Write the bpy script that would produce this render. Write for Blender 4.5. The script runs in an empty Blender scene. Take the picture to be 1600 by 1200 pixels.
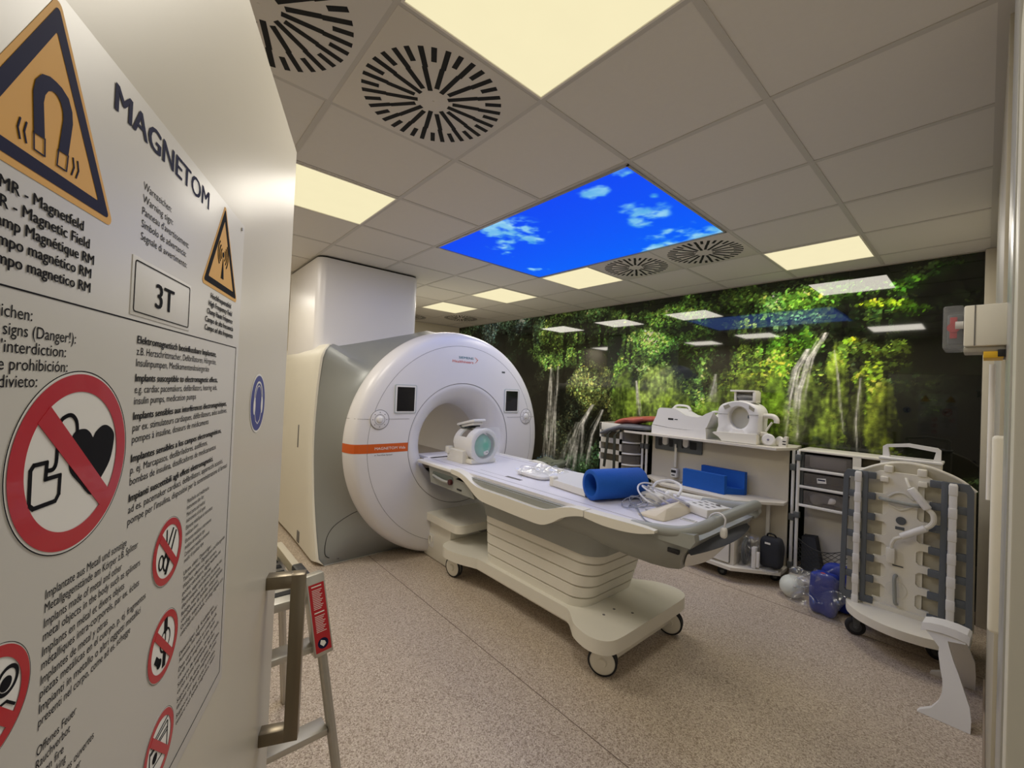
import bpy, bmesh, math, random
import numpy as np
from mathutils import Vector, Matrix, noise

random.seed(7)
S = bpy.context.scene
COL = S.collection
PI = math.pi

# ------------------------------------------------------------------ camera, world, exposure
yaw, pitch, roll = -0.849447928, 0.0133306575, 0.0423915918
CAM = Vector((1.16005, -1.10778, 1.5))
H = 2.624136                                  # ceiling height
fw = Vector((math.sin(yaw) * math.cos(pitch), math.cos(yaw) * math.cos(pitch), math.sin(pitch)))
rt = Vector((math.cos(yaw), -math.sin(yaw), 0))
up = rt.cross(fw)
rt2 = rt * math.cos(roll) + up * math.sin(roll)
up2 = -rt * math.sin(roll) + up * math.cos(roll)
cd = bpy.data.cameras.new('camera')
cam = bpy.data.objects.new('camera', cd)
COL.objects.link(cam)
m3 = Matrix((rt2, up2, -fw)).transposed()
cam.matrix_world = Matrix.Translation(CAM) @ m3.to_4x4()
cd.sensor_fit = 'HORIZONTAL'
cd.sensor_width = 36.0
cd.lens = 651.13 / 1600 * 36
cd.clip_start = 0.02
S.camera = cam

wd = bpy.data.worlds.new('corridor_light')
S.world = wd
wd.use_nodes = True
bg = wd.node_tree.nodes['Background']
bg.inputs[0].default_value = (1.0, 0.93, 0.82, 1)
bg.inputs[1].default_value = 0.42
S.view_settings.view_transform = 'Standard'
S.view_settings.look = 'None'
S.view_settings.gamma = 1
S.view_settings.use_curve_mapping = False
S.view_settings.exposure = 0.0
PANEL_POWER = 11.8                            # watts of each ceiling light
PANEL_GLOW = 0.93
SKY_GLOW = 1.0

# ------------------------------------------------------------------ helpers
def lin(c):
    c = c / 255.0
    return c / 12.92 if c <= 0.04045 else ((c + 0.055) / 1.055) ** 2.4

def L3(rgb):
    return (lin(rgb[0]), lin(rgb[1]), lin(rgb[2]), 1)

def mat(name, rgb, rough=0.5, metal=0.0, var=0.04, scale=6.0, spec=0.5, bump=0.0, bscale=120.0, coat=0.0, trans=0.0, alpha=1.0, ior=1.45, stretch=None):
    m = bpy.data.materials.new(name)
    m.use_nodes = True
    nt = m.node_tree
    b = nt.nodes['Principled BSDF']
    b.inputs['Roughness'].default_value = rough
    b.inputs['Metallic'].default_value = metal
    b.inputs['Specular IOR Level'].default_value = spec
    b.inputs['Coat Weight'].default_value = coat
    b.inputs['Transmission Weight'].default_value = trans
    b.inputs['Alpha'].default_value = alpha
    b.inputs['IOR'].default_value = ior
    tc = nt.nodes.new('ShaderNodeTexCoord')
    src = tc.outputs['Object']
    if stretch:
        mp = nt.nodes.new('ShaderNodeMapping')
        mp.inputs['Scale'].default_value = stretch
        nt.links.new(src, mp.inputs[0])
        src = mp.outputs[0]
    n = nt.nodes.new('ShaderNodeTexNoise')
    n.inputs['Scale'].default_value = scale
    n.inputs['Detail'].default_value = 4
    nt.links.new(src, n.inputs['Vector'])
    r = nt.nodes.new('ShaderNodeMix')
    r.data_type = 'RGBA'
    c = L3(rgb)
    r.inputs['A'].default_value = (c[0] * (1 - var), c[1] * (1 - var), c[2] * (1 - var), 1)
    r.inputs['B'].default_value = (min(1, c[0] * (1 + var)), min(1, c[1] * (1 + var)), min(1, c[2] * (1 + var)), 1)
    nt.links.new(n.outputs['Fac'], r.inputs['Factor'])
    nt.links.new(r.outputs['Result'], b.inputs['Base Color'])
    if bump > 0:
        n2 = nt.nodes.new('ShaderNodeTexNoise')
        n2.inputs['Scale'].default_value = bscale
        nt.links.new(src, n2.inputs['Vector'])
        bp = nt.nodes.new('ShaderNodeBump')
        bp.inputs['Strength'].default_value = bump
        bp.inputs['Distance'].default_value = 0.004
        nt.links.new(n2.outputs['Fac'], bp.inputs['Height'])
        nt.links.new(bp.outputs[0], b.inputs['Normal'])
    return m

def glow(name, rgb, strength, var=0.03):
    m = bpy.data.materials.new(name)
    m.use_nodes = True
    nt = m.node_tree
    nt.nodes.remove(nt.nodes['Principled BSDF'])
    e = nt.nodes.new('ShaderNodeEmission')
    n = nt.nodes.new('ShaderNodeTexNoise')
    n.inputs['Scale'].default_value = 5
    r = nt.nodes.new('ShaderNodeMix')
    r.data_type = 'RGBA'
    c = L3(rgb)
    r.inputs['A'].default_value = tuple(v * (1 - var) for v in c[:3]) + (1,)
    r.inputs['B'].default_value = tuple(v * (1 + var) for v in c[:3]) + (1,)
    nt.links.new(n.outputs['Fac'], r.inputs['Factor'])
    nt.links.new(r.outputs['Result'], e.inputs[0])
    e.inputs[1].default_value = strength
    nt.links.new(e.outputs[0], nt.nodes['Material Output'].inputs[0])
    return m

WT = {}                                       # world translation of every node

class MB:
    """collects primitives, becomes ONE mesh object"""
    def __init__(self, M=None):
        self.bm = bmesh.new()
        self.M = M or Matrix.Identity(4)

    def _add(self, t, M=None):
        bmesh.ops.recalc_face_normals(t, faces=t.faces[:])
        me = bpy.data.meshes.new('t')
        t.to_mesh(me)
        t.free()
        me.transform(self.M @ (M or Matrix.Identity(4)))
        self.bm.from_mesh(me)
        bpy.data.meshes.remove(me)
        return self

    def box(self, x0, x1, y0, y1, z0, z1, bev=0.0, seg=2, M=None):
        t = bmesh.new()
        bmesh.ops.create_cube(t, size=1)
        for v in t.verts:
            v.co = Vector(((x0 + x1) / 2 + v.co.x * (x1 - x0), (y0 + y1) / 2 + v.co.y * (y1 - y0), (z0 + z1) / 2 + v.co.z * (z1 - z0)))
        if bev > 0:
            bmesh.ops.bevel(t, geom=t.edges[:], offset=bev, segments=seg, profile=0.5, affect='EDGES')
        return self._add(t, M)

    def cyl(self, p0, p1, r, r2=None, seg=24, bev=0.0):
        p0, p1 = Vector(p0), Vector(p1)
        d = p1 - p0
        t = bmesh.new()
        bmesh.ops.create_cone(t, cap_ends=True, segments=seg, radius1=r, radius2=r if r2 is None else r2, depth=d.length)
        if bev > 0:
            es = [e for e in t.edges if any(len(f.verts) > 4 for f in e.link_faces)]
            bmesh.ops.bevel(t, geom=es, offset=bev, segments=3, profile=0.5, affect='EDGES')
        q = d.to_track_quat('Z', 'Y')
        return self._add(t, Matrix.Translation((p0 + p1) / 2) @ q.to_matrix().to_4x4())

    def tube(self, pts, r, seg=8, smooth=0, closed=False, rs=None):
        P = [Vector(p) for p in pts]
        if smooth:
            P = catmull(P, smooth, closed)
        n = len(P)
        t = bmesh.new()
        rings = []
        up_ = None
        for i in range(n):
            a = P[(i - 1) % n] if (i > 0 or closed) else P[i]
            b = P[(i + 1) % n] if (i < n - 1 or closed) else P[i]
            d = (b - a)
            if d.length < 1e-9:
                d = Vector((0, 0, 1))
            d.normalize()
            if up_ is None:
                up_ = Vector((0, 0, 1)) if abs(d.z) < 0.9 else Vector((1, 0, 0))
            s = d.cross(up_)
            if s.length < 1e-6:
                s = d.orthogonal()
            s.normalize()
            up_ = s.cross(d).normalized()
            rr = r if rs is None else rs[min(len(rs) - 1, int(i * len(rs) / n))]
            rings.append([t.verts.new(P[i] + (s * math.cos(k * 2 * PI / seg) + up_ * math.sin(k * 2 * PI / seg)) * rr) for k in range(seg)])
        for i in range(n if closed else n - 1):
            A, B = rings[i], rings[(i + 1) % n]
            for k in range(seg):
                t.faces.new((A[k], A[(k + 1) % seg], B[(k + 1) % seg], B[k]))
        if not closed:
            t.faces.new(rings[0][::-1])
            t.faces.new(rings[-1])
        return self._add(t)

    def lathe(self, prof, org, axis, seg=64, a0=0.0, a1=2 * PI, post=None, cap=False):
        """prof = [(radius, distance along axis)]"""
        ax = Vector(axis).normalized()
        u = ax.orthogonal().normalized() if abs(ax.x) < 0.99 else Vector((0, 1, 0))
        w = ax.cross(u)
        org = Vector(org)
        full = abs(a1 - a0 - 2 * PI) < 1e-6
        n = seg if full else seg + 1
        t = bmesh.new()
        R = []
        for k in range(n):
            a = a0 + (a1 - a0) * k / seg
            R.append([t.verts.new(org + ax * h + (u * math.cos(a) + w * math.sin(a)) * r) for r, h in prof])
        for k in range(n if full else n - 1):
            A, B = R[k], R[(k + 1) % n]
            for i in range(len(prof) - 1):
                t.faces.new((A[i], A[i + 1], B[i + 1], B[i]))
        if post:
            for v in t.verts:
                v.co = post(v.co)
        bmesh.ops.remove_doubles(t, verts=t.verts[:], dist=1e-6)
        return self._add(t)

    def prism(self, pts, plane, a, b, bev=0.0, seg=2, M=None):
        t = bmesh.new()
        def P(u, v, w):
            return {'xy': (u, v, w), 'xz': (u, w, v), 'yz': (w, u, v)}[plane]
        A = [t.verts.new(P(u, v, a)) for u, v in pts]
        B = [t.verts.new(P(u, v, b)) for u, v in pts]
        t.faces.new(A)
        t.faces.new(B[::-1])
        n = len(pts)
        for i in range(n):
            t.faces.new((A[i], B[i], B[(i + 1) % n], A[(i + 1) % n]))
        if bev > 0:
            es = [e for e in t.edges if e.is_manifold and e.calc_face_angle(0) > 0.35]
            bmesh.ops.bevel(t, geom=es, offset=bev, segments=seg, profile=0.5, affect='EDGES')
        bmesh.ops.triangulate(t, faces=[f for f in t.faces if len(f.verts) > 4])
        return self._add(t, M)

    def ball(self, c, r, seg=24, rings=14, M=None, f=None):
        t = bmesh.new()
        bmesh.ops.create_uvsphere(t, u_segments=seg, v_segments=rings, radius=1)
        r = (r, r, r) if isinstance(r, (int, float)) else r
        for v in t.verts:
            v.co = Vector((v.co.x * r[0], v.co.y * r[1], v.co.z * r[2]))
            if f:
                v.co = f(v.co)
            v.co += Vector(c)
        return self._add(t, M)

    def grid(self, f, nu, nv, cu=False, cv=False):
        t = bmesh.new()
        V = [[t.verts.new(f(i, j)) for j in range(nv)] for i in range(nu)]
        for i in range(nu if cu else nu - 1):
            for j in range(nv if cv else nv - 1):
                q = (V[i][j], V[(i + 1) % nu][j], V[(i + 1) % nu][(j + 1) % nv], V[i][(j + 1) % nv])
                try:
                    t.faces.new(q)
                except ValueError:
                    pass
        return self._add(t)

    def rbox(self, c, hs, exp=4.0, lump=0.0, fr=6.0, seed=0, M=None, n=28):
        """soft superellipsoid block, optionally lumpy"""
        t = bmesh.new()
        bmesh.ops.create_cube(t, size=2)
        bmesh.ops.subdivide_edges(t, edges=t.edges[:], cuts=max(4, n // 3), use_grid_fill=True)
        for v in t.verts:
            p = v.co
            k = (abs(p.x) ** exp + abs(p.y) ** exp + abs(p.z) ** exp) ** (1 / exp)
            p = p / k
            p = Vector((p.x * hs[0], p.y * hs[1], p.z * hs[2]))
            if lump:
                q = (p + Vector((seed * 3.1, seed * 1.7, seed))) * fr
                p = p * (1 + lump * noise.noise(q) / max(hs)) + Vector((noise.noise(q + Vector((9, 0, 0))), noise.noise(q + Vector((0, 9, 0))), noise.noise(q + Vector((0, 0, 9))))) * lump * 0.6
            v.co = p + Vector(c)
        return self._add(t, M)

    def build(self, name, m, parent=None, smooth=True, ang=32):
        me = bpy.data.meshes.new(name)
        self.bm.to_mesh(me)
        self.bm.free()
        if smooth:
            me.shade_smooth()
            me.set_sharp_from_angle(angle=math.radians(ang))
        me.materials.append(m)
        o = bpy.data.objects.new(name, me)
        COL.objects.link(o)
        WT[o.name] = Vector((0, 0, 0))
        if parent:
            o.parent = parent
            o.location = -WT[parent.name]
        return o

def catmull(P, k, closed=False):
    out = []
    n = len(P)
    rng = n if closed else n - 1
    for i in range(rng):
        a = P[(i - 1) % n] if (closed or i > 0) else P[i]
        b, c = P[i], P[(i + 1) % n]
        d = P[(i + 2) % n] if (closed or i + 2 < n) else c
        for s in range(k):
            t = s / k
            out.append(0.5 * ((2 * b) + (c - a) * t + (2 * a - 5 * b + 4 * c - d) * t * t + (3 * b - a - 3 * c + d) * t ** 3))
    if not closed:
        out.append(P[-1])
    return out

def rrect(x0, x1, y0, y1, r, n=6):
    out = []
    for cx, cy, a in ((x1 - r, y1 - r, 0), (x0 + r, y1 - r, PI / 2), (x0 + r, y0 + r, PI), (x1 - r, y0 + r, 1.5 * PI)):
        for k in range(n + 1):
            t = a + PI / 2 * k / n
            out.append((cx + r * math.cos(t), cy + r * math.sin(t)))
    return out

def thing(name, label, cat, loc, group=None):
    o = bpy.data.objects.new(name, None)
    COL.objects.link(o)
    o.empty_display_size = 0.05
    o.location = loc
    o['label'] = label
    o['category'] = cat
    if group:
        o['group'] = group
    WT[o.name] = Vector(loc)
    return o

def tag(o, label, cat, group=None):
    o['label'] = label
    o['category'] = cat
    if group:
        o['group'] = group
    return o

def struct(o):
    o['kind'] = 'structure'
    return o

def text_into(mb, body, M, size, width=None, bold=0.0, align='LEFT', track=1.0, shear=0.0):
    """flat lettering from the built-in font; M maps (x right, y up, z out) to the world"""
    cu = bpy.data.curves.new('t', 'FONT')
    cu.body = body
    cu.size = size
    cu.align_x = 'LEFT'
    cu.space_character = track
    cu.shear = shear
    cu.resolution_u = 3
    o = bpy.data.objects.new('t', cu)
    COL.objects.link(o)
    dg = bpy.context.evaluated_depsgraph_get()
    me = bpy.data.meshes.new_from_object(o.evaluated_get(dg))
    bpy.data.objects.remove(o)
    bpy.data.curves.remove(cu)
    if len(me.vertices) == 0:
        return 0
    xs = [v.co.x for v in me.vertices]
    w = max(xs) - min(xs)
    x0 = min(xs)
    sx = 1.0 if width is None else width / w
    off = {'LEFT': 0, 'RIGHT': -w * sx, 'CENTER': -w * sx / 2}[align]
    for v in me.vertices:
        v.co.x = (v.co.x - x0) * sx + off
    me.transform(M)
    mb.bm.from_mesh(me)
    if bold > 0:                              # heavier strokes: struck again a hair to each side
        d_ = (M.to_3x3() @ Vector((bold, 0, 0)))
        o_ = (M.to_3x3() @ Vector((0, 0, .00012)))
        me.transform(Matrix.Translation(d_ + o_))
        mb.bm.from_mesh(me)
        me.transform(Matrix.Translation(-2 * d_ + o_))
        mb.bm.from_mesh(me)
    bpy.data.meshes.remove(me)
    return w * sx

# ------------------------------------------------------------------ materials
M_white = mat('white_plastic', (226, 224, 220), 0.38, var=0.015)
M_cover = mat('scanner_white', (222, 220, 222), 0.30, var=0.012)
M_cream = mat('cream_plastic', (225, 221, 208), 0.42, var=0.02)
M_grey = mat('grey_plastic', (150, 152, 146), 0.45, var=0.02)
M_satin = mat('satin_grey', (142, 145, 144), 0.40, metal=0.3, var=0.02)
M_dgrey = mat('dark_grey_plastic', (88, 92, 94), 0.55, var=0.04)
M_dark = mat('black_plastic', (26, 26, 28), 0.45, var=0.06)
M_seam = mat('seam_grey', (110, 108, 106), 0.6)
M_rubber = mat('rubber', (36, 37, 40), 0.7, var=0.08)
M_steel = mat('brushed_steel', (176, 172, 160), 0.32, metal=0.9, var=0.05, scale=60, stretch=(1, 1, 0.04))
M_alu = mat('aluminium', (190, 187, 178), 0.4, metal=0.85, var=0.06, scale=40)
M_wall = mat('wall_paint', (222, 214, 194), 0.6, var=0.015)
M_tile = mat('ceiling_tile', (218, 214, 208), 0.85, var=0.02, scale=40, bump=0.12, bscale=220)
M_tbar = mat('ceiling_bar', (196, 192, 186), 0.5, var=0.02)
M_door = mat('door_paint', (196, 190, 174), 0.38, var=0.012)
M_blue = mat('blue_foam', (10, 84, 176), 0.75, var=0.07, scale=30, bump=0.25, bscale=90)
M_slot = mat('slot_black', (20, 21, 22), 0.8)
M_clear = mat('clear_plastic', (235, 238, 240), 0.12, trans=0.0, alpha=0.16, var=0.01)
def film_mat():
    m = mat('clear_film', (232, 235, 238), 0.5, bump=0.3, bscale=30)
    nt = m.node_tree
    b = nt.nodes['Principled BSDF']
    nrm = b.inputs['Normal'].links[0].from_socket
    tr = nt.nodes.new('ShaderNodeBsdfTransparent')
    gl = nt.nodes.new('ShaderNodeBsdfGlossy'); gl.inputs['Roughness'].default_value = .2
    nt.links.new(nrm, gl.inputs['Normal'])
    lw = nt.nodes.new('ShaderNodeLayerWeight'); lw.inputs[0].default_value = .30
    nt.links.new(nrm, lw.inputs['Normal'])
    m1 = nt.nodes.new('ShaderNodeMixShader'); m1.inputs[0].default_value = .035
    nt.links.new(tr.outputs[0], m1.inputs[1]); nt.links.new(b.outputs[0], m1.inputs[2])
    m2 = nt.nodes.new('ShaderNodeMixShader')
    mr = nt.nodes.new('ShaderNodeMapRange'); mr.inputs['To Min'].default_value = .05; mr.inputs['To Max'].default_value = .26
    nt.links.new(lw.outputs['Facing'], mr.inputs['Value']); nt.links.new(mr.outputs[0], m2.inputs[0])
    nt.links.new(m1.outputs[0], m2.inputs[1]); nt.links.new(gl.outputs[0], m2.inputs[2])
    nt.links.new(m2.outputs[0], nt.nodes['Material Output'].inputs[0])
    return m
M_film = film_mat()
M_drawer = mat('smoky_plastic', (120, 114, 108), 0.3, alpha=0.62, var=0.03)
M_paper = mat('label_paper', (232, 230, 224), 0.5)
M_red = mat('red_print', (176, 30, 38), 0.5, var=0.03)

# ------------------------------------------------------------------ floor
def floor_mat():
    m = mat('speckled_vinyl', (188, 174, 156), 0.42, var=0.03, scale=2.0)
    nt = m.node_tree
    b = nt.nodes['Principled BSDF']
    base = b.inputs['Base Color'].links[0].from_socket
    tc = nt.nodes.new('ShaderNodeTexCoord')
    v = nt.nodes.new('ShaderNodeTexVoronoi')
    v.inputs['Scale'].default_value = 210
    nt.links.new(tc.outputs['Object'], v.inputs['Vector'])
    sp = nt.nodes.new('ShaderNodeSeparateColor')
    nt.links.new(v.outputs['Color'], sp.inputs[0])
    cr = nt.nodes.new('ShaderNodeValToRGB')
    el = cr.color_ramp.elements
    cr.color_ramp.interpolation = 'CONSTANT'
    el[0].position = 0.0
    el[0].color = L3((132, 114, 96))
    el[1].position = 0.22
    el[1].color = L3((188, 173, 154))
    e = el.new(0.55)
    e.color = L3((198, 181, 166))
    e = el.new(0.80)
    e.color = L3((222, 210, 192))
    e = el.new(0.93)
    e.color = L3((154, 136, 120))
    nt.links.new(sp.outputs[0], cr.inputs[0])
    mx = nt.nodes.new('ShaderNodeMix')
    mx.data_type = 'RGBA'
    mx.inputs['Factor'].default_value = 0.72
    nt.links.new(base, mx.inputs['A'])
    nt.links.new(cr.outputs[0], mx.inputs['B'])
    nt.links.new(mx.outputs['Result'], b.inputs['Base Color'])
    return m

X0, X1, Y0, Y1 = -5.45, 1.197, -1.62, 3.31
DY0, DY1 = -1.33, -0.18                        # the doorway in the right wall
f = MB()
f.box(X0 - .1, 3.2, -3.0, Y1 + .1, -.06, 0)
struct(f.build('floor', floor_mat(), smooth=False))
s = MB()
for y in (0.413, 2.46):
    s.box(-3.5, X1, y - .0022, y + .0022, -.003, .0009)
struct(s.build('trim_1', mat('weld_seam', (120, 104, 90), 0.5), smooth=False))

# ------------------------------------------------------------------ walls
w = MB(); w.box(X0 - .1, X1 + .2, Y1, Y1 + .1, 0, H + .1); struct(w.build('wall_back', M_wall, smooth=False))
w = MB(); w.box(X0 - .1, X0, Y0, Y1, 0, H + .1); struct(w.build('wall_left', M_wall, smooth=False))
w = MB(); w.box(X0 - .1, X1 + .2, Y0 - .1, Y0, 0, H + .1); struct(w.build('wall_front', M_wall, smooth=False))
w = MB()
w.box(X1, X1 + .2, DY1, Y1, 0, H + .1)
w.box(X1, X1 + .2, Y0, DY0, 0, H + .1)
w.box(X1, X1 + .2, DY0, DY1, 2.06, H + .1)
struct(w.build('wall_right', M_wall, smooth=False))
# corner post, vertical wall boards and the door frame on the right
t = MB(); t.box(1.142, X1, 3.262, 3.30, 0, H - .002, .003); struct(t.build('trim_2', mat('corner_post', (190, 183, 165), .5)))
t = MB(); t.box(1.186, X1, .64, 2.26, 0, H - .03, .002); struct(t.build('trim_3', mat('wall_board', (176, 170, 154), 0.5)))
t = MB(); t.box(1.188, X1, .06, .33, 0, H - .03, .002); struct(t.build('trim_4', mat('steel_board', (172, 172, 168), 0.3, metal=0.3)))
t = MB()
t.box(1.186, X1 + .2, DY1 - .03, DY1 + .05, 0, 2.09, .003)
t.box(1.186, X1 + .2, DY0 - .05, DY0 + .0, 0, 2.09, .003)
t.box(1.186, X1 + .2, DY0, DY1 - .03, 2.035, 2.09, .003)
struct(t.build('trim_5', mat('door_frame_paint', (198, 195, 182), 0.4)))
# skirting along the right wall and the mural wall
t = MB(); t.box(1.178, 1.186, .66, 2.25, 0, .09, .002); struct(t.build('baseboard_right', mat('skirting', (150, 134, 116), 0.5)))
t = MB(); t.box(X0, 1.142, 3.285, 3.292, 0, .09, .002); struct(t.build('baseboard_back', mat('skirting_back', (128, 114, 98), 0.5)))

# ------------------------------------------------------------------ mural
BLOBS = [(-4.93,2.03,1.57,0.69,38,46,26),(-4.07,2.53,0.98,0.27,70,82,62),(-4.49,2.46,0.21,0.33,110,120,110),(-3.68,2.55,0.12,0.2,120,130,120),(-3.25,2.37,0.16,0.39,60,70,45),(-2.8,2.33,0.48,0.27,92,104,38),(-2.9,1.97,0.56,0.2,100,120,45),(-2.25,2.42,0.42,0.19,70,84,40),(-1.94,2.19,0.29,0.32,45,56,22),(-1.67,2.4,0.35,0.16,80,95,35),(-1.26,2.44,0.47,0.18,72,92,28),(-1.49,2.05,0.33,0.23,95,118,40),(-1.09,2.06,0.33,0.18,70,95,30),(-0.75,2.31,0.2,0.27,40,55,18),(-0.88,2.05,0.28,0.21,55,72,22),(-0.51,2.42,0.36,0.16,85,105,30),(-0.38,2.15,0.23,0.16,70,80,28),(-0.06,2.37,0.31,0.15,60,80,30),(0.18,2.45,0.28,0.12,80,105,25),(0.04,2.24,0.25,0.12,60,75,45),(-0.05,2.01,0.25,0.18,95,130,25),(-0.32,1.9,0.23,0.19,115,130,35),(0.44,2.52,0.25,0.11,55,80,15),(0.64,2.33,0.19,0.06,95,125,15),(0.57,2.37,0.12,0.04,160,175,20),(0.82,2.5,0.18,0.1,40,62,12),(1.02,2.51,0.13,0.12,20,32,8),(0.76,2.27,0.18,0.06,80,110,15),(0.49,2.19,0.24,0.13,35,45,15),(0.93,1.96,0.27,0.29,14,18,8),(-3.15,1.79,0.79,0.19,20,22,12),(-4.17,1.58,1.17,0.42,20,20,12),(-3.11,1.13,0.78,0.75,24,22,14),(-2.31,1.62,0.37,0.34,105,100,45),(-2.14,1.29,0.4,0.25,60,55,25),(-2.49,0.83,0.67,0.43,40,38,24),(-1.65,1.78,0.26,0.23,110,130,40),(-1.77,1.51,0.27,0.35,75,90,25),(-1.54,1.33,0.25,0.38,100,115,30),(-1.31,1.71,0.32,0.22,125,135,60),(-1.14,1.35,0.34,0.25,120,135,35),(-1.27,1.64,0.16,0.07,150,160,80),(-0.93,1.64,0.28,0.17,90,105,30),(-1.02,1.22,0.22,0.14,150,150,40),(-0.73,1.65,0.16,0.27,100,115,40),(-0.66,1.32,0.25,0.26,110,125,35),(-0.42,1.65,0.23,0.25,130,140,35),(-0.3,1.35,0.25,0.31,120,130,30),(-0.14,1.66,0.16,0.36,110,135,25),(-0.11,1.24,0.13,0.24,120,130,30),(-0.26,1.81,0.17,0.09,160,165,35),(0.11,1.43,0.14,0.34,120,130,40),(0.29,1.55,0.1,0.44,140,150,30),(0.24,1.16,0.14,0.22,130,140,30),(0.44,1.67,0.08,0.42,40,40,20),(0.37,1.88,0.13,0.11,80,90,25),(0.39,1.99,0.06,0.04,170,175,25),(0.56,1.57,0.11,0.36,110,120,20),(0.61,1.31,0.1,0.31,130,135,20),(0.52,1.88,0.12,0.1,90,100,25),(0.69,1.87,0.11,0.15,80,85,20),(0.84,1.48,0.17,0.48,20,24,8),(1.04,1.49,0.19,0.55,8,10,5),(-2.82,0.39,0.73,0.13,40,52,60),(-2.42,0.46,0.38,0.15,50,75,35),(-2.06,0.56,0.25,0.2,30,40,22)]
FALLS = [([(-3.0,1.84),(-3.01,1.23),(-3.04,0.35)],0.063,0.8),([(-2.86,1.86),(-2.88,1.24),(-2.89,0.42)],0.061,0.6),([(-2.23,1.35),(-2.41,1.06),(-2.55,0.43)],0.083,0.8),([(-2.07,1.29),(-2.23,0.95),(-2.31,0.48)],0.059,0.5),([(-2.45,1.1),(-2.6,0.73),(-2.7,0.41)],0.154,0.45),([(0.24,2.11),(0.13,1.89),(0.07,1.6),(0.04,1.14)],0.041,0.9),([(0.11,1.97),(0.03,1.8),(-0.01,1.54),(-0.04,1.13)],0.038,0.7),([(-0.68,1.75),(-0.71,1.46)],0.045,0.75),([(-1.6,1.67),(-1.54,1.25)],0.026,0.7),([(0.3,1.96),(0.34,1.66),(0.38,1.24)],0.013,0.4),([(0.48,1.72),(0.46,1.35),(0.48,1.04)],0.012,0.5)]
MOSS = [(-1.76,1.45,0.2,0.36,84,98,30),(-1.54,1.29,0.22,0.42,104,120,34),(-1.31,1.63,0.27,0.23,128,140,60),(-1.14,1.32,0.31,0.3,112,128,34),(-0.65,1.29,0.23,0.27,104,122,34),(-0.41,1.4,0.22,0.35,118,134,34),(-0.14,1.42,0.14,0.39,104,128,28),(0.12,1.43,0.12,0.37,112,128,38),(0.31,1.54,0.09,0.46,124,138,38),(0.24,1.16,0.12,0.22,112,126,34),(0.61,1.35,0.1,0.4,112,118,28),(0.47,1.46,0.06,0.32,60,62,26)]
CLOUDS = [(-1.09,0.81,0.2,0.18),(-1.3,0.93,0.13,0.11),(-1.08,0.99,0.12,0.11),(-1.48,1.12,0.06,0.05),(-0.37,0.8,0.05,0.06),(-0.36,0.74,0.08,0.08),(-0.28,0.76,0.06,0.07),(-0.11,0.68,0.06,0.08),(-0.24,1.13,0.11,0.15),(-0.33,1.25,0.07,0.1),(-0.09,0.99,0.03,0.05),(-0.22,1.72,0.17,0.2),(-0.39,1.78,0.21,0.21),(-0.07,1.68,0.07,0.1),(-0.52,1.82,0.12,0.14),(-0.04,1.76,0.03,0.05),(-1.65,1.6,0.1,0.09),(-0.71,1.86,0.1,0.1)]

def painted_mesh(name, xs, ys, place, rgb, m, thick_dir=None):
    nx, ny = len(xs), len(ys)
    co = place(xs, ys).reshape(-1, 3)
    idx = np.arange(nx * ny).reshape(nx, ny)
    q = np.stack([idx[:-1, :-1], idx[1:, :-1], idx[1:, 1:], idx[:-1, 1:]], -1).reshape(-1, 4)
    me = bpy.data.meshes.new(name)
    me.vertices.add(nx * ny)
    me.vertices.foreach_set('co', co.astype(np.float32).ravel())
    me.loops.add(q.size)
    me.loops.foreach_set('vertex_index', q.astype(np.int32).ravel())
    me.polygons.add(len(q))
    me.polygons.foreach_set('loop_start', np.arange(0, q.size, 4, dtype=np.int32))
    me.update(calc_edges=True)
    a = me.color_attributes.new('print', 'FLOAT_COLOR', 'POINT')
    c4 = np.ones((nx * ny, 4), np.float32)
    s_ = rgb.reshape(-1, 3) / 255.0
    c4[:, :3] = np.where(s_ <= 0.04045, s_ / 12.92, ((s_ + 0.055) / 1.055) ** 2.4)
    a.data.foreach_set('color', c4.ravel())
    me.materials.append(m)
    o = bpy.data.objects.new(name, me)
    COL.objects.link(o)
    WT[o.name] = Vector((0, 0, 0))
    return o

def fbm(shape, base, oct, rng):
    out = np.zeros(shape)
    amp = 1.0
    for k in range(oct):
        n = max(2, int(base * 2 ** k))
        ny = max(2, int(n * shape[1] / shape[0]) + 1)
        g = rng.random((n + 2, ny + 2))
        u = np.linspace(0, n, shape[0]); v = np.linspace(0, ny, shape[1])
        i = np.clip(u.astype(int), 0, n); j = np.clip(v.astype(int), 0, ny)
        fu = (u - i)[:, None]; fv = (v - j)[None, :]
        fu = fu * fu * (3 - 2 * fu); fv = fv * fv * (3 - 2 * fv)
        a = g[i][:, j]; b = g[i + 1][:, j]; c = g[i][:, j + 1]; d = g[i + 1][:, j + 1]
        out += amp * ((a * (1 - fu) + b * fu) * (1 - fv) + (c * (1 - fu) + d * fu) * fv - .5)
        amp *= .55
    return out

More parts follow.
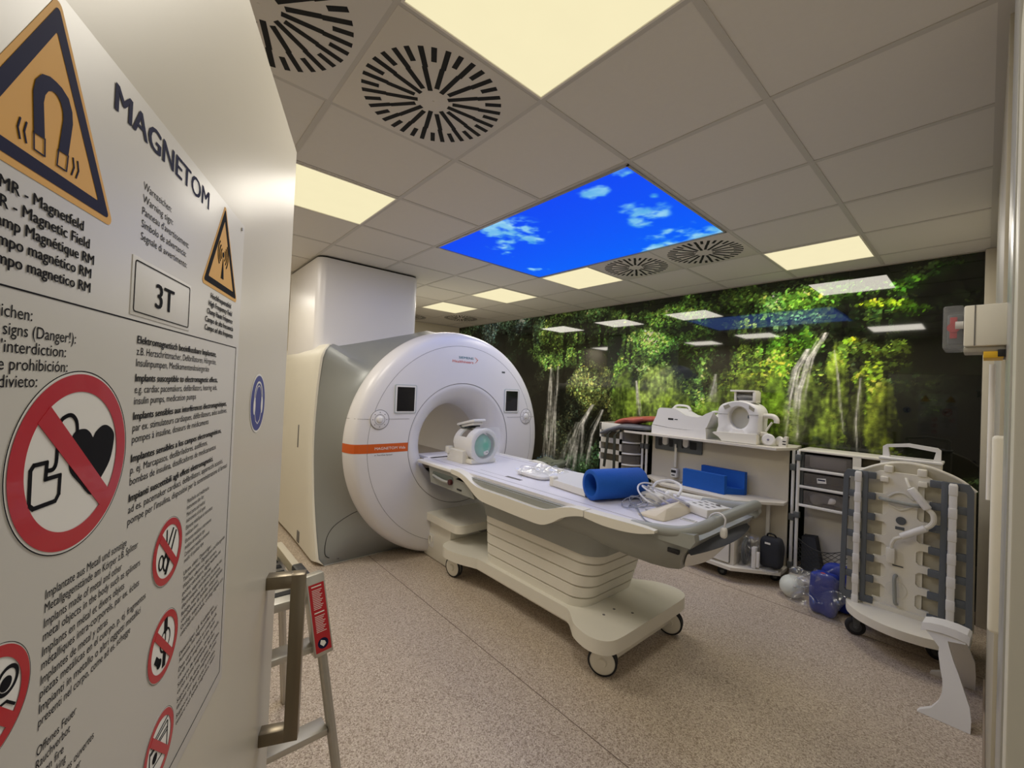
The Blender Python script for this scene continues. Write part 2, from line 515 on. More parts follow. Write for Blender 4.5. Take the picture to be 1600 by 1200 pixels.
def paint_mural():
    rng = np.random.default_rng(3)
    xs = np.arange(-5.42, 1.1421, 0.008)
    zs = np.arange(0.0, H - .004, 0.008)
    nx, nz = len(xs), len(zs)
    XX, ZZ = np.meshgrid(xs, zs, indexing='ij')
    wx = XX + fbm((nx, nz), 14, 4, rng) * .22
    wz = ZZ + fbm((nx, nz), 14, 4, rng) * .22
    T = np.empty((nx, nz, 3)); T[:] = (26, 33, 16)
    for (x, z, rx, rz, r, g, b) in BLOBS:
        d = np.sqrt(((wx - x) / (rx * .95)) ** 2 + ((wz - z) / (rz * .95)) ** 2)
        a = np.clip((1.12 - d) / .34, 0, 1)[..., None]
        tone = np.clip(1.0 + .55 * (wz - z) / rz - .12 * (wx - x) / rx, .42, 1.4)[..., None]
        T = T * (1 - a) + np.array((r * .85, g * .98, b)) * tone * a
    # dark trunks in the upper wood
    for k in range(46):
        x = rng.uniform(-5.3, 1.0)
        top = rng.uniform(2.2, 2.62); bot = top - rng.uniform(.25, .75)
        ww = rng.uniform(.006, .02)
        m_ = (np.abs(XX - x - .03 * np.sin(ZZ * 4 + k)) < ww) & (ZZ < top) & (ZZ > bot)
        T[m_] = T[m_] * .35
    big = fbm((nx, nz), 26, 3, rng)
    T = T * np.clip(1.02 + 1.1 * big, .5, 1.4)[..., None]
    P = T * .5
    # leaves: short dabs with their own tint and brightness
    N = 70000
    px = rng.uniform(xs[0], xs[-1], N); pz = rng.uniform(.0, zs[-1], N)
    ln = rng.uniform(.006, .024, N); wd_ = ln * rng.uniform(.3, .75, N); an = rng.uniform(-1.2, 1.2, N)
    br = np.exp(rng.normal(.0, .38, N)); hue = rng.normal(-.03, .07, N)
    clump = fbm((nx, nz), 34, 3, rng)
    for k in range(N):
        i = int((px[k] - xs[0]) / .008); j = int(pz[k] / .008)
        if i >= nx or j >= nz:
            continue
        c = T[i, j]
        lum = c.sum() / 3
        s_ = .45 if lum < 30 else 1.0
        b_ = (1 + (br[k] - 1) * s_) * (1 + .8 * clump[i, j])
        colr = np.clip(c * b_ * np.array((1 + hue[k], 1, 1 - hue[k])), 0, 235)
        R = int(ln[k] / .008) + 1
        i0, i1, j0, j1 = max(0, i - R), min(nx, i + R + 1), max(0, j - R), min(nz, j + R + 1)
        dx = XX[i0:i1, j0:j1] - px[k]; dz = ZZ[i0:i1, j0:j1] - pz[k]
        ca, sa = math.cos(an[k]), math.sin(an[k])
        e = ((dx * ca + dz * sa) / ln[k]) ** 2 + ((-dx * sa + dz * ca) / wd_[k]) ** 2
        mk = e < 1
        P[i0:i1, j0:j1][mk] = colr
    # mossy cones: fine hanging fibres over the leaves
    fib = np.repeat(fbm((nx, nz // 5 + 1), 330, 1, rng), 5, axis=1)[:, :nz] * .8 + fbm((nx, nz), 150, 2, rng) * .7
    lob = fbm((nx, nz), 40, 3, rng)
    for (x, z, rx, rz, r, g, b) in MOSS:
        u = (XX - x + .05 * lob) / rx
        v = (ZZ - z + .06 * lob) / rz
        taper = np.clip(1.0 - .35 * v, .5, 1.4)
        d = np.sqrt((u / taper) ** 2 + v ** 2)
        a = np.clip((1.02 - d) / .22 + fib * .9, 0, 1) * .8
        tone = np.clip(1.0 - .30 * u + .30 * v + .95 * fib + .8 * lob, .35, 1.6)[..., None]
        P = P * (1 - a[..., None]) + np.array((r * .93, g, b)) * tone * a[..., None]
    # waterfalls
    st = fbm((nx, nz), 2, 1, rng) * 0
    sv = fbm((nx, nz // 9 + 1), 260, 1, rng) * 1.3 + fbm((nx, nz // 9 + 1), 120, 2, rng) * .7
    st = np.repeat(sv, 9, axis=1)[:, :nz] + fbm((nx, nz), 90, 2, rng) * .35
    for pts, wdt, al in FALLS:
        zt = np.array([p[1] for p in pts][::-1]); xt = np.array([p[0] for p in pts][::-1])
        wdt = wdt * 1.2
        tv = (zt[-1] - ZZ) / max(.3, zt[-1] - zt[0])
        dv = np.abs(XX - np.interp(ZZ, zt, xt)) / (wdt * (.45 + 1.15 * np.clip(tv, 0, 1)))
        av = np.clip(1.15 - dv, 0, 1) * ((ZZ < zt[-1]) & (ZZ > zt[0])) * al
        av = np.clip(av * (.50 + .55 * st) * np.clip(1.15 - .25 * tv, 0, 1), 0, .85)
        P = P * (1 - av[..., None]) + np.array((150, 148, 136)) * av[..., None]
        for strand in range(8):
            off = rng.normal(0, wdt * .5) if strand else 0.0
            ph, f1, f2 = rng.uniform(0, 6), rng.uniform(5, 9), rng.uniform(14, 26)
            t_ = (zt[-1] - ZZ) / max(.3, zt[-1] - zt[0])
            cx = np.interp(ZZ, zt, xt) + off * np.clip(.35 + t_ * 1.5, 0, 1.7) + wdt * (.10 * np.sin(ZZ * f1 + ph) + .05 * np.sin(ZZ * f2 + ph * 2))
            d = np.abs(XX - cx) / (wdt * (.05 + .08 * np.clip(t_, 0, 1)) + .003)
            end = zt[0] + rng.uniform(0, .35) * (zt[-1] - zt[0]) * (strand > 0)
            a = np.clip(1.4 - d, 0, 1) * np.clip((ZZ - end) * 14, 0, 1) * (ZZ < zt[-1])
            a = np.clip(a * (.85 + .75 * st), 0, 1) * al * (.85 if strand < 2 else .55)
            wc = np.array((214, 210, 200)) + (st * 45)[..., None]
            P = P * (1 - a[..., None]) + np.clip(wc, 90, 248) * a[..., None]
    # mossy grain running down the mounds
    gr = fbm((nx, nz), 260, 1, rng)
    P = P * (1 + .35 * gr[..., None])
    P = P * .86 + P.mean(axis=2, keepdims=True) * .14
    P = np.clip(P * MURAL_GAIN, 0, 255)
    m = bpy.data.materials.new('forest_print')
    m.use_nodes = True
    nt = m.node_tree
    b = nt.nodes['Principled BSDF']
    at = nt.nodes.new('ShaderNodeVertexColor'); at.layer_name = 'print'
    n = nt.nodes.new('ShaderNodeTexNoise'); n.inputs['Scale'].default_value = 90
    tc = nt.nodes.new('ShaderNodeTexCoord'); nt.links.new(tc.outputs['Object'], n.inputs['Vector'])
    mr = nt.nodes.new('ShaderNodeMapRange'); mr.inputs['To Min'].default_value = .65; mr.inputs['To Max'].default_value = 1.35
    nt.links.new(n.outputs['Fac'], mr.inputs['Value'])
    mx = nt.nodes.new('ShaderNodeMix'); mx.data_type = 'RGBA'; mx.blend_type = 'MULTIPLY'; mx.inputs['Factor'].default_value = 1
    nt.links.new(at.outputs[0], mx.inputs['A']); nt.links.new(mr.outputs[0], mx.inputs['B'])
    nt.links.new(mx.outputs['Result'], b.inputs['Base Color'])
    b.inputs['Roughness'].default_value = .035
    b.inputs['IOR'].default_value = 1.55
    # two sheets that meet at a joint, the right one a touch out of true
    def place(lean):
        def f_(xs_, zs_):
            A, B = np.meshgrid(xs_, zs_, indexing='ij')
            return np.stack([A, np.full_like(A, 3.298) + (B - 1.3) * lean, B], -1)
        return f_
    k = int((0.395 - xs[0]) / .008)
    root = thing('forest_mural', 'glossy forest and waterfall photo print covering the long back wall', 'mural', (-2.1, 3.3, 0))
    for nm, a_, b_, ln_ in (('print_sheet', 0, k + 1, 0.0), ('print_sheet', k, nx, 0.0016)):
        o = painted_mesh(nm, xs[a_:b_], zs, place(ln_), P[a_:b_], m)
        o.parent = root; o.location = -WT[root.name]
MURAL_GAIN = 1.06
paint_mural()
# ------------------------------------------------------------------ ceiling grid
T = 0.6
LIGHTS = [(-7, 3), (-5, 3), (-3, 3), (0, 4), (-3, -1), (0, -1), (-5, -2), (-9, -2)]
VENTS = [(-1, -1), (-1, -2), (-2, 3), (-1, 3), (-8, 4), (-9, 3)]
SKYT = [(i, j) for i in (-3, -2, -1) for j in (1, 2)]
TY1 = 3.30
c = MB()
for i in range(-10, 2):
    for j in range(-3, 6):
        if (i, j) in LIGHTS or (i, j) in VENTS or (i, j) in SKYT:
            continue
        x0, x1 = max(X0, i * T + .012), min(X1 - .03, i * T + T - .012)
        y0, y1 = max(Y0, j * T + .012), min(TY1, j * T + T - .012)
        if x1 - x0 > .02 and y1 - y0 > .02:
            c.box(x0, x1, y0, y1, H + .003, H + .02)
c.box(X0 - .1, X1 + .2, Y0 - .1, Y1 + .1, H + .12, H + .2)  # unseen slab above the grid, added to block light
struct(c.build('ceiling', M_tile, smooth=False))
b = MB()
def in_sky(x, y):
    return -1.8 < x < 0 and .6 < y < 1.8
for i in range(-9, 2):
    if i in (-2, -1):
        b.box(i * T - .012, i * T + .012, Y0, .6, H, H + .03)
        b.box(i * T - .012, i * T + .012, 1.8, TY1, H, H + .03)
    else:
        b.box(i * T - .012, i * T + .012, Y0, TY1, H, H + .03)
for j in range(-2, 6):
    if j == 2:
        b.box(X0, -1.8, j * T - .012, j * T + .012, H - .0005, H + .03)
        b.box(0, X1, j * T - .012, j * T + .012, H - .0005, H + .03)
    else:
        b.box(X0, X1, j * T - .012, j * T + .012, H - .0005, H + .03)
b.box(X1 - .034, X1, Y0, TY1, H - .001, H + .03)
b.box(X0, X1, TY1 - .006, Y1, H - .001, H + .03)
b.box(X0, X0 + .03, Y0, TY1, H - .001, H + .03)
struct(b.build('trim_6', M_tbar, smooth=False))

# ------------------------------------------------------------------ ceiling lights
M_diff = glow('lit_diffuser', (255, 243, 198), PANEL_GLOW, .02)
M_lframe = mat('light_frame', (235, 230, 220), 0.4)
def make_light():
    r = thing('ceiling_light', 'x', 'ceiling light', (0, 0, H))
    fm = MB()
    a, bb = .292, .284
    fm.box(-a, a, -a, -bb, -.004, .02); fm.box(-a, a, bb, a, -.004, .02)
    fm.box(-a, -bb, -bb, bb, -.004, .02); fm.box(bb, a, -bb, bb, -.004, .02)
    fm.build('light_frame', M_lframe, r, smooth=False).location = (0, 0, 0)
    d = MB(); d.box(-bb, bb, -bb, bb, 0.0, .006)
    d.build('diffuser', M_diff, r, smooth=False).location = (0, 0, 0)
    l = bpy.data.lights.new('light_panel_lamp', 'AREA')
    l.shape = 'SQUARE'; l.size = .56; l.energy = PANEL_POWER; l.color = (1.0, 0.935, 0.83)
    lo = bpy.data.objects.new('lamp', l); COL.objects.link(lo); lo.parent = r; lo.location = (0, 0, -.0045)
    return r
LLAB = {(-7, 3): 'lit square ceiling light farthest from the door, just beyond the white scanner column',
        (-5, 3): 'lit square ceiling light second from the left along the mural side row',
        (-3, 3): 'lit square ceiling light touching the far corner of the blue sky panel',
        (0, 4): 'lit square ceiling light close to the right end of the forest mural',
        (-3, -1): 'lit square ceiling light beside the open door edge, left of sky panel',
        (0, -1): 'largest lit square ceiling light, cut by the top edge of the photo',
        (-5, -2): 'lit square ceiling light behind the open door, seen only as mural reflection',
        (-9, -2): 'lit square ceiling light in the far left corner, seen only as a small mural reflection'}
L0 = make_light()
for n_, (i, j) in enumerate(LIGHTS):
    if n_ == 0:
        r = L0
    else:
        r = L0.copy(); COL.objects.link(r)
        for ch in L0.children:
            k = ch.copy(); COL.objects.link(k); k.parent = r
    r.location = ((i + .5) * T, (j + .5) * T, H)
    r['label'] = LLAB[(i, j)]; r['group'] = 'square lights in the ceiling grid'

# ------------------------------------------------------------------ swirl vents
M_plate = mat('vent_plate', (214, 209, 202), 0.5, var=0.01)
def make_vent():
    r = thing('ceiling_vent', 'x', 'vent', (0, 0, H))
    p = MB(); p.box(-.292, .292, -.292, .292, -.002, .015, .001)
    p.cyl((0, 0, -.0035), (0, 0, 0), .004)
    p.build('vent_plate', M_plate, r).location = (0, 0, 0)
    q = MB()
    for k in range(36):
        a = k * 2 * PI / 36
        M = Matrix.Rotation(a, 4, 'Z')
        if k % 2 == 0:
            q.box(.075 if k % 4 else .06, .18, -.0105, .008, -.0028, -.001, M=M)
            q.box(.178, .268, -.008, .0112, -.0028, -.001, M=M)
        else:
            q.box(.205, .268, -.0095, .0095, -.0028, -.001, M=M)
    q.build('slots', M_slot, r, smooth=False).location = (0, 0, 0)
    return r
VLAB = {(-1, -1): 'large round slotted ceiling vent fully seen left of the largest ceiling light',
        (-1, -2): 'round slotted ceiling vent partly cut off by the open door and photo top',
        (-2, 3): 'small round slotted ceiling vent next to the light at the sky panel corner',
        (-1, 3): 'round slotted ceiling vent below the right end of the sky panel',
        (-8, 4): 'far round ceiling vent above the scanner beside the mural corner',
        (-9, 3): 'farthest ceiling vent, half hidden by the white scanner column'}
V0 = make_vent()
for n_, (i, j) in enumerate(VENTS):
    if n_ == 0:
        r = V0
    else:
        r = V0.copy(); COL.objects.link(r)
        for ch in V0.children:
            k = ch.copy(); COL.objects.link(k); k.parent = r
    r.location = ((i + .5) * T, (j + .5) * T, H)
    r['label'] = VLAB[(i, j)]; r['group'] = 'round slotted vents in the ceiling'

# ------------------------------------------------------------------ backlit sky panel
def sky_panel():
    rng = np.random.default_rng(5)
    xs = np.arange(-1.775, -.02, .0075); ys = np.arange(.625, 1.776, .0075)
    nx, ny = len(xs), len(ys)
    XX, YY = np.meshgrid(xs, ys, indexing='ij')
    P = np.empty((nx, ny, 3)); P[:] = (0, 84, 246)
    t = ((YY - .6) / 1.2)[..., None]
    P = P + t * np.array((0, 14, 4)) + (1 - t) * np.array((10, -12, -2))
    n1 = fbm((nx, ny), 13, 5, rng)
    dens = np.zeros((nx, ny))
    for x, y, rx, ry in CLOUDS:
        d = np.sqrt(((XX - x) / (rx * 1.25)) ** 2 + ((YY - y) / (ry * 1.25)) ** 2)
        dens = np.maximum(dens, np.clip(1.25 - d, 0, 1))
    a = np.clip((dens * .9 + n1 * 1.5 - .30) * 1.5, 0, 1) * np.clip(dens * 3, 0, 1)
    n2 = fbm((nx, ny), 16, 4, rng)
    cc = np.array((122, 192, 238)) + (n2 * 60)[..., None] * np.array((1.2, .7, .2))
    P = P * (1 - a[..., None]) + cc * a[..., None]
    m = bpy.data.materials.new('backlit_sky_print')
    m.use_nodes = True
    nt = m.node_tree
    b = nt.nodes['Principled BSDF']
    b.inputs['Base Color'].default_value = (.02, .02, .02, 1)
    b.inputs['Roughness'].default_value = .2
    b.inputs['Specular IOR Level'].default_value = 0.0
    at = nt.nodes.new('ShaderNodeVertexColor'); at.layer_name = 'print'
    nt.links.new(at.outputs[0], b.inputs['Emission Color'])
    b.inputs['Emission Strength'].default_value = SKY_GLOW
    def place(xs_, ys_):
        A, B = np.meshgrid(xs_, ys_, indexing='ij')
        return np.stack([A, B, np.full_like(A, H - .001)], -1)
    r = thing('sky_panel', 'backlit blue sky panel with white clouds set in the grey ceiling', 'light panel', (-.9, 1.2, H))
    o = painted_mesh('sky_print', xs, ys, place, np.clip(P, 0, 255), m)
    o.parent = r; o.location = -WT[r.name]
    e = MB()
    x0, x1, y0, y1 = -1.79, -.012, .612, 1.788
    e.box(x0, x1, y0 - .004, y0 + .014, H - .006, H + .02); e.box(x0, x1, y1 - .012, y1, H - .006, H + .02)
    e.box(x0, x0 + .012, y0, y1, H - .006, H + .02); e.box(x1 - .012, x1, y0, y1, H - .006, H + .02)
    e.build('panel_frame', mat('sky_frame', (178, 176, 176), 0.35, metal=.4), r, smooth=False)
    bk = MB(); bk.box(x0, x1, y0, y1, H + .012, H + .03); bk.build('panel_back', M_lframe, r, smooth=False)
    l = bpy.data.lights.new('sky_panel_lamp', 'AREA')
    l.shape = 'RECTANGLE'; l.size = 1.7; l.size_y = 1.1; l.energy = SKY_POWER; l.color = (.32, .5, 1.0)
    lo = bpy.data.objects.new('lamp', l); COL.objects.link(lo); lo.parent = r; lo.location = (0, 0, -.008)
SKY_POWER = 7.0
sky_panel()

# ------------------------------------------------------------------ open door
azd = math.radians(-67.66020982)
DD = Vector((math.sin(azd), math.cos(azd), 0))          # from hinge to free edge
DN = Vector((DD.y, -DD.x, 0))                           # out of the printed face
DE = Vector((CAM.x + 1.03 * math.sin(math.radians(-77)), CAM.y + 1.03 * math.cos(math.radians(-77)), 0))
def DM(s=0.0, z=0.0, off=0.0):
    p = DE - DD * s + DN * (off - .0024) + Vector((0, 0, z))
    return Matrix(((DD.x, 0, DN.x, p.x), (DD.y, 0, DN.y, p.y), (0, 1, 0, p.z), (0, 0, 0, 1)))
d = MB(DM())
d.box(-1.115, -.004, .012, 1.998, -.045, 0, .003)
door = struct(d.build('door_1', M_door))
g = MB(DM()); g.box(-.004, .003, .012, 1.998, -.043, -.002); g.box(-1.11, -.004, 1.998, 2.001, -.043, -.003)
g.build('door_gasket', mat('gasket', (84, 78, 68), 0.7), door)
h = MB(DM())
hx0, hx1 = -.104, -.078
h.box(hx0, hx1, .792, 1.117, .043, .068, .0012)
h.box(hx0, hx1, 1.0925, 1.117, 0, .045, .0012)
h.box(hx0, hx1, .792, .8165, 0, .045, .0012)
h.build('door_handle', mat('handle_steel', (128, 118, 100), 0.3, metal=.85, var=.06, scale=80, stretch=(1, 1, .05)), door)

# ------------------------------------------------------------------ warning sign on the door
sign = thing('warning_sign', 'white multilingual scanner warning sign with triangles and red ban circles on open door', 'sign', tuple(DE - DD * .58 + Vector((0, 0, 1.4))))
sb = MB(DM()); sb.box(-.80, -.365, 1.100, 1.705, 0, .002, .0006)
sb.build('sign_board', mat('sign_white', (208, 205, 198), 0.38, var=.01), sign)
M_ink = mat('black_ink', (22, 22, 26), 0.8, var=.05, spec=.15)
M_navy = mat('navy_ink', (22, 24, 58), 0.7, var=.05, spec=.2)
M_yel = mat('warning_yellow', (222, 166, 58), 0.5, var=.02)
M_signred = mat('ban_red', (186, 26, 42), 0.4, var=.03, coat=.2)
ZP = .0021
def flat(mb, pts, o0=ZP, t=.0002):
    mb.prism(pts, 'xy', o0, o0 + t)
def disc(mb, cx, cz, r, o0, r0=0.0, n=72, sq=1.0):
    if r0 == 0:
        flat(mb, [(cx + r * math.cos(k * 2 * PI / n), cz + sq * r * math.sin(k * 2 * PI / n)) for k in range(n)], o0)
    else:
        mb.grid(lambda i, j: Vector((cx + (r0, r)[j] * math.cos(i * 2 * PI / n), cz + (r0, r)[j] * math.sin(i * 2 * PI / n), o0)), n, 2, cu=True)
def stroke(mb, pts, w, o0):
    for (a, b), (c_, e) in zip(pts[:-1], pts[1:]):
        dx, dy = c_ - a, e - b
        L = math.hypot(dx, dy) or 1
        nx, ny = -dy / L * w / 2, dx / L * w / 2
        ex, ey = dx / L * w * .3, dy / L * w * .3
        flat(mb, [(a + nx - ex, b + ny - ey), (c_ + nx + ex, e + ny + ey), (c_ - nx + ex, e - ny + ey), (a - nx - ex, b - ny - ey)], o0)
def rtri(cx, zb, side, r):
    hh = side * .866
    V = [(cx - side / 2, zb), (cx + side / 2, zb), (cx, zb + hh)]
    out = []
    for k, (x, z) in enumerate(V):
        a = math.atan2(z - (zb + hh / 3), x - cx)
        ccx, ccz = x - math.cos(a) * 2 * r, z - math.sin(a) * 2 * r
        for q in range(7):
            t = a - PI / 3 + 2 * PI / 3 * q / 6
            out.append((ccx + r * math.cos(t), ccz + r * math.sin(t)))
    return out
def warn_triangle(cx, ink):
    root = MB(DM()); flat(root, rtri(cx, 1.5975, .122, .004), ZP)
    o = root.build('warning_triangle', M_yel, sign, smooth=False)
    k = MB(DM())
    A = rtri(cx, 1.6015, .1105, .002); B_ = rtri(cx, 1.6085, .0855, .0008)
    n = len(A)
    k.grid(lambda i, j: Vector((A[i][0], A[i][1], ZP + .0004) if j else (B_[i][0], B_[i][1], ZP + .0004)), n, 2, cu=True)
    return o, k
o, k = warn_triangle(-.7235, M_navy)
MO = [(-.7357, 1.6209), (-.7377, 1.6413), (-.7365, 1.6477), (-.7325, 1.6533), (-.7270, 1.6557), (-.7225, 1.6560), (-.7180, 1.6557), (-.7122, 1.6533), (-.7088, 1.6477), (-.7078, 1.6413), (-.7101, 1.6215)]
MI = [(-.7282, 1.6215), (-.7303, 1.6396), (-.7296, 1.6440), (-.7276, 1.6474), (-.7250, 1.6492), (-.7228, 1.6496), (-.7206, 1.6492), (-.7182, 1.6474), (-.7162, 1.6440), (-.7155, 1.6396), (-.7178, 1.6215)]
k.grid(lambda i, j: Vector(((MO, MI)[j][i][0], (MO, MI)[j][i][1], ZP + .0006)), 11, 2)
for q in ([(-.7357, 1.6212), (-.7281, 1.6216), (-.7275, 1.6126), (-.7350, 1.6126)], [(-.7178, 1.6215), (-.7101, 1.6220), (-.7108, 1.6128), (-.7184, 1.6126)]):
    stroke(k, q + q[:1], .0007, ZP + .0005)
for x0, x1 in ((-.7445, -.7440), (-.7405, -.7400), (-.7058, -.7064), (-.7018, -.7024)):
    stroke(k, [(x0, 1.6230), (x0 - (.0012 if x0 < -.72 else -.0012), 1.618), (x1, 1.6130)], .0009, ZP + .0004)
k.build('magnet_symbol', M_navy, o, smooth=False)
o, k = warn_triangle(-.4450, M_ink)
flat(k, [(-.4450, 1.6400), (-.4405, 1.6150), (-.4495, 1.6150)], ZP + .0004)
disc(k, -.445, 1.643, .0030, ZP + .0004)
for r_ in (.0075, .0125, .0175):
    for s_ in (-1, 1):
        stroke(k, [(-.445 + s_ * r_ * math.cos(t), 1.643 + r_ * math.sin(t)) for t in [q * .16 for q in range(-5, 6)]], .0017, ZP + .0004)
k.build('radio_wave_symbol', M_ink, o, smooth=False)

def ban(cx, cz, r, slash=True):
    w_ = MB(DM()); disc(w_, cx, cz, r, ZP, n=96)
    o = w_.build('ban_circle', M_paper, sign, smooth=False)
    l_ = MB(DM()); disc(l_, cx, cz, r, ZP + .00035, r * .988, n=96); l_.build('rim_line', M_ink, o, smooth=False)
    rr = MB(DM()); disc(rr, cx, cz, r * .962, ZP + .0006, r * .765, n=96)
    a, b = r * .772, r * .115
    c45 = .7071
    P = [(-a, b), (a, b), (a, -b), (-a, -b)]
    flat(rr, [(cx + (x + y) * c45, cz + (-x + y) * c45) for x, y in P], ZP + .0006)
    rr.build('red_ring', M_signred, o, smooth=False)
    return o
HEART = [(-.6942,1.458),(-.6899,1.4633),(-.6816,1.464),(-.6761,1.4612),(-.6726,1.4576),(-.6697,1.4611),(-.6634,1.4643),(-.6574,1.4639),(-.6508,1.4596),(-.6491,1.4533),(-.653,1.4392),(-.6639,1.4276),(-.6716,1.4202),(-.6838,1.4304),(-.6926,1.4387),(-.6951,1.4465),(-.6945,1.4527)]
WIRE = [(-.6883,1.4620),(-.6896,1.4691),(-.6939,1.4732),(-.6993,1.4731),(-.7041,1.4694),(-.7052,1.4564),(-.7055,1.4473),(-.7078,1.4438),(-.7129,1.4438)]
PACE = [(-.7225,1.4485),(-.7128,1.4485),(-.7133,1.4392),(-.7017,1.4392),(-.7019,1.4284),(-.7046,1.4250),(-.7215,1.4250),(-.7245,1.4274),(-.7247,1.4460)]
o = ban(-.6875, 1.4455, .0548)
k = MB(DM())
flat(k, [(v.x, v.y) for v in catmull([Vector((a, b, 0)) for a, b in HEART], 4, True)], ZP + .0004); stroke(k, [(v.x, v.y) for v in catmull([Vector((a, b, 0)) for a, b in WIRE], 4)], .0024, ZP + .0004); stroke(k, PACE + PACE[:1], .0024, ZP + .0004)
k.build('pacemaker_symbol', M_ink, o, smooth=False)
cx, cz = -.5515, 1.3385
o = ban(cx, cz, .0305)
k = MB(DM())
stroke(k, [(cx - .004, cz + .020), (cx - .003, cz - .004)], .0016, ZP + .0004); stroke(k, [(cx + .009, cz + .018), (cx - .008, cz - .006)], .0022, ZP + .0004)
for ex, ez in ((-.013, -.006), (-.004, -.010)):
    stroke(k, [(cx + ex + .0042 * math.cos(t * PI / 6), cz + ez + .0062 * math.sin(t * PI / 6)) for t in range(13)], .0015, ZP + .0004)
stroke(k, [(cx + .015, cz + .014), (cx + .004, cz - .006)], .0022, ZP + .0004); stroke(k, [(cx + .004, cz - .006), (cx - .003, cz - .019)], .0040, ZP + .0004)
k.build('scissors_symbol', M_ink, o, smooth=False)
cx, cz = -.5505, 1.2520
o = ban(cx, cz, .0305)
k = MB(DM())
disc(k, cx + .003, cz + .003, .0105, ZP + .0004, .0088); stroke(k, [(cx + .003, cz + .012), (cx + .0025, cz + .022)], .006, ZP + .0004); stroke(k, [(cx + .003, cz - .007), (cx + .002, cz - .019)], .006, ZP + .0004)
stroke(k, [(cx + .003, cz + .010), (cx + .003, cz + .003), (cx + .000, cz + .001)], .0013, ZP + .0004)
stroke(k, [(cx - .014, cz - .006), (cx - .008, cz - .012)], .0060, ZP + .0004); disc(k, cx - .0075, cz - .0125, .0042, ZP + .0004)
k.build('watch_and_keys_symbol', M_ink, o, smooth=False)
cx, cz = -.5485, 1.1580
o = ban(cx, cz, .0305)
k = MB(DM())
for q in (0, .004, .010, .013):
    stroke(k, [(cx - .016, cz + .013 - q * .6), (cx + .015, cz + .017 - q)], .0011, ZP + .0004)
stroke(k, [(cx - .018, cz + .008), (cx - .018, cz - .010), (cx + .016, cz - .012), (cx + .016, cz + .012)], .0010, ZP + .0004)
disc(k, cx - .008, cz - .004, .0042, ZP + .0004)
k.build('data_card_symbol', M_ink, o, smooth=False)
cx, cz = -.7450, 1.3350
o = ban(cx, cz, .0290)
k = MB(DM())
disc(k, cx + .013, cz + .006, .0075, ZP + .0004, .0055); disc(k, cx + .012, cz + .005, .0036, ZP + .0004)
stroke(k, [(cx + .004, cz - .004), (cx + .013, cz - .0045), (cx + .0185, cz - .0095)], .0013, ZP + .0004)
k.build('implant_symbol', M_ink, o, smooth=False)

o3 = MB(DM()); o3.box(-.637, -.531, 1.5435, 1.5875, .002, .0026, .0002); pl3 = o3.build('field_strength_plate', M_paper, sign)
k = MB(DM())
stroke(k, rrect(-.6335, -.5345, 1.5465, 1.5845, .002, 3) + [rrect(-.6335, -.5345, 1.5465, 1.5845, .002, 3)[0]], .0008, .0028)
text_into(k, '3T', DM(.601, 1.5545, .0029), .0285, width=.0330, bold=.0006)
k.build('field_strength_text', M_ink, pl3, smooth=False)

k = MB(DM())
stroke(k, [(-.795, 1.5397), (-.377, 1.5397), (-.377, 1.1155), (-.795, 1.1155)], .0009, ZP)
k.build('frame_line', M_ink, sign, smooth=False)
k = MB(DM()); k.cyl((-.379, 1.6965, 0), (-.379, 1.6965, .0035), .0022, seg=12); k.build('screw', M_steel, sign)

def line(mb, body, s, z, cap, s_end=None, bold=False, align='LEFT', width=None):
    if s_end is not None:
        width = s - s_end
    text_into(mb, body, DM(s, z, ZP + .0002), cap / .715, width=width, bold=cap * ((.05 if cap > .01 else .032) if bold else 0), align=align)
k = MB(); line(k, 'MAGNETOM', .668, 1.6755, .0185, .497, True); k.build('heading', M_navy, sign, smooth=False)
k = MB()
for q, (t_, e) in enumerate((('Warnzeichen:', .580), ('Warning sign:', .576), ("Panneau d'avertissement:", .541), ('Símbolo de advertencia:', .546), ('Segnale di avvertimento:', .543))):
    line(k, t_, .627, 1.6402 - q * .0096, .0060, e)
k.build('warning_caption', M_ink, sign, smooth=False)
k = MB()
for q, (t_, w_) in enumerate((('MR - Magnetfeld', .061), ('MR - Magnetic Field', .074), ('Champ Magnétique RM', .084), ('Campo magnético RM', .080), ('Campo magnetico RM', .080))):
    line(k, t_, .7235, 1.5850 - q * .0089, .0062, None, True, 'CENTER', w_)
k.build('magnetic_field_caption', M_ink, sign, smooth=False)
k = MB()
for q, (t_, w_) in enumerate((('Hochfrequenzfeld', .070), ('High Frequency Field', .080), ('Champ Haute Fréquence', .088), ('Campo de alta frecuencia', .096), ('Campo ad alta frequenza', .096))):
    line(k, t_, .4420, 1.5865 - q * .0090, .0060, None, True, 'CENTER', w_)
k.build('high_frequency_caption', M_ink, sign, smooth=False)
k = MB()
for q, (t_, e) in enumerate((('Verbotszeichen:', .729), ('Prohibited signs (Danger!):', .694), ("Panneau d'interdiction:", .702), ('Símbolo de prohibición:', .700), ('Segnale di divieto:', .723))):
    line(k, t_, .785, 1.5250 - q * .0086, .0065, e)
k.build('ban_caption', M_ink, sign, smooth=False)
k = MB()
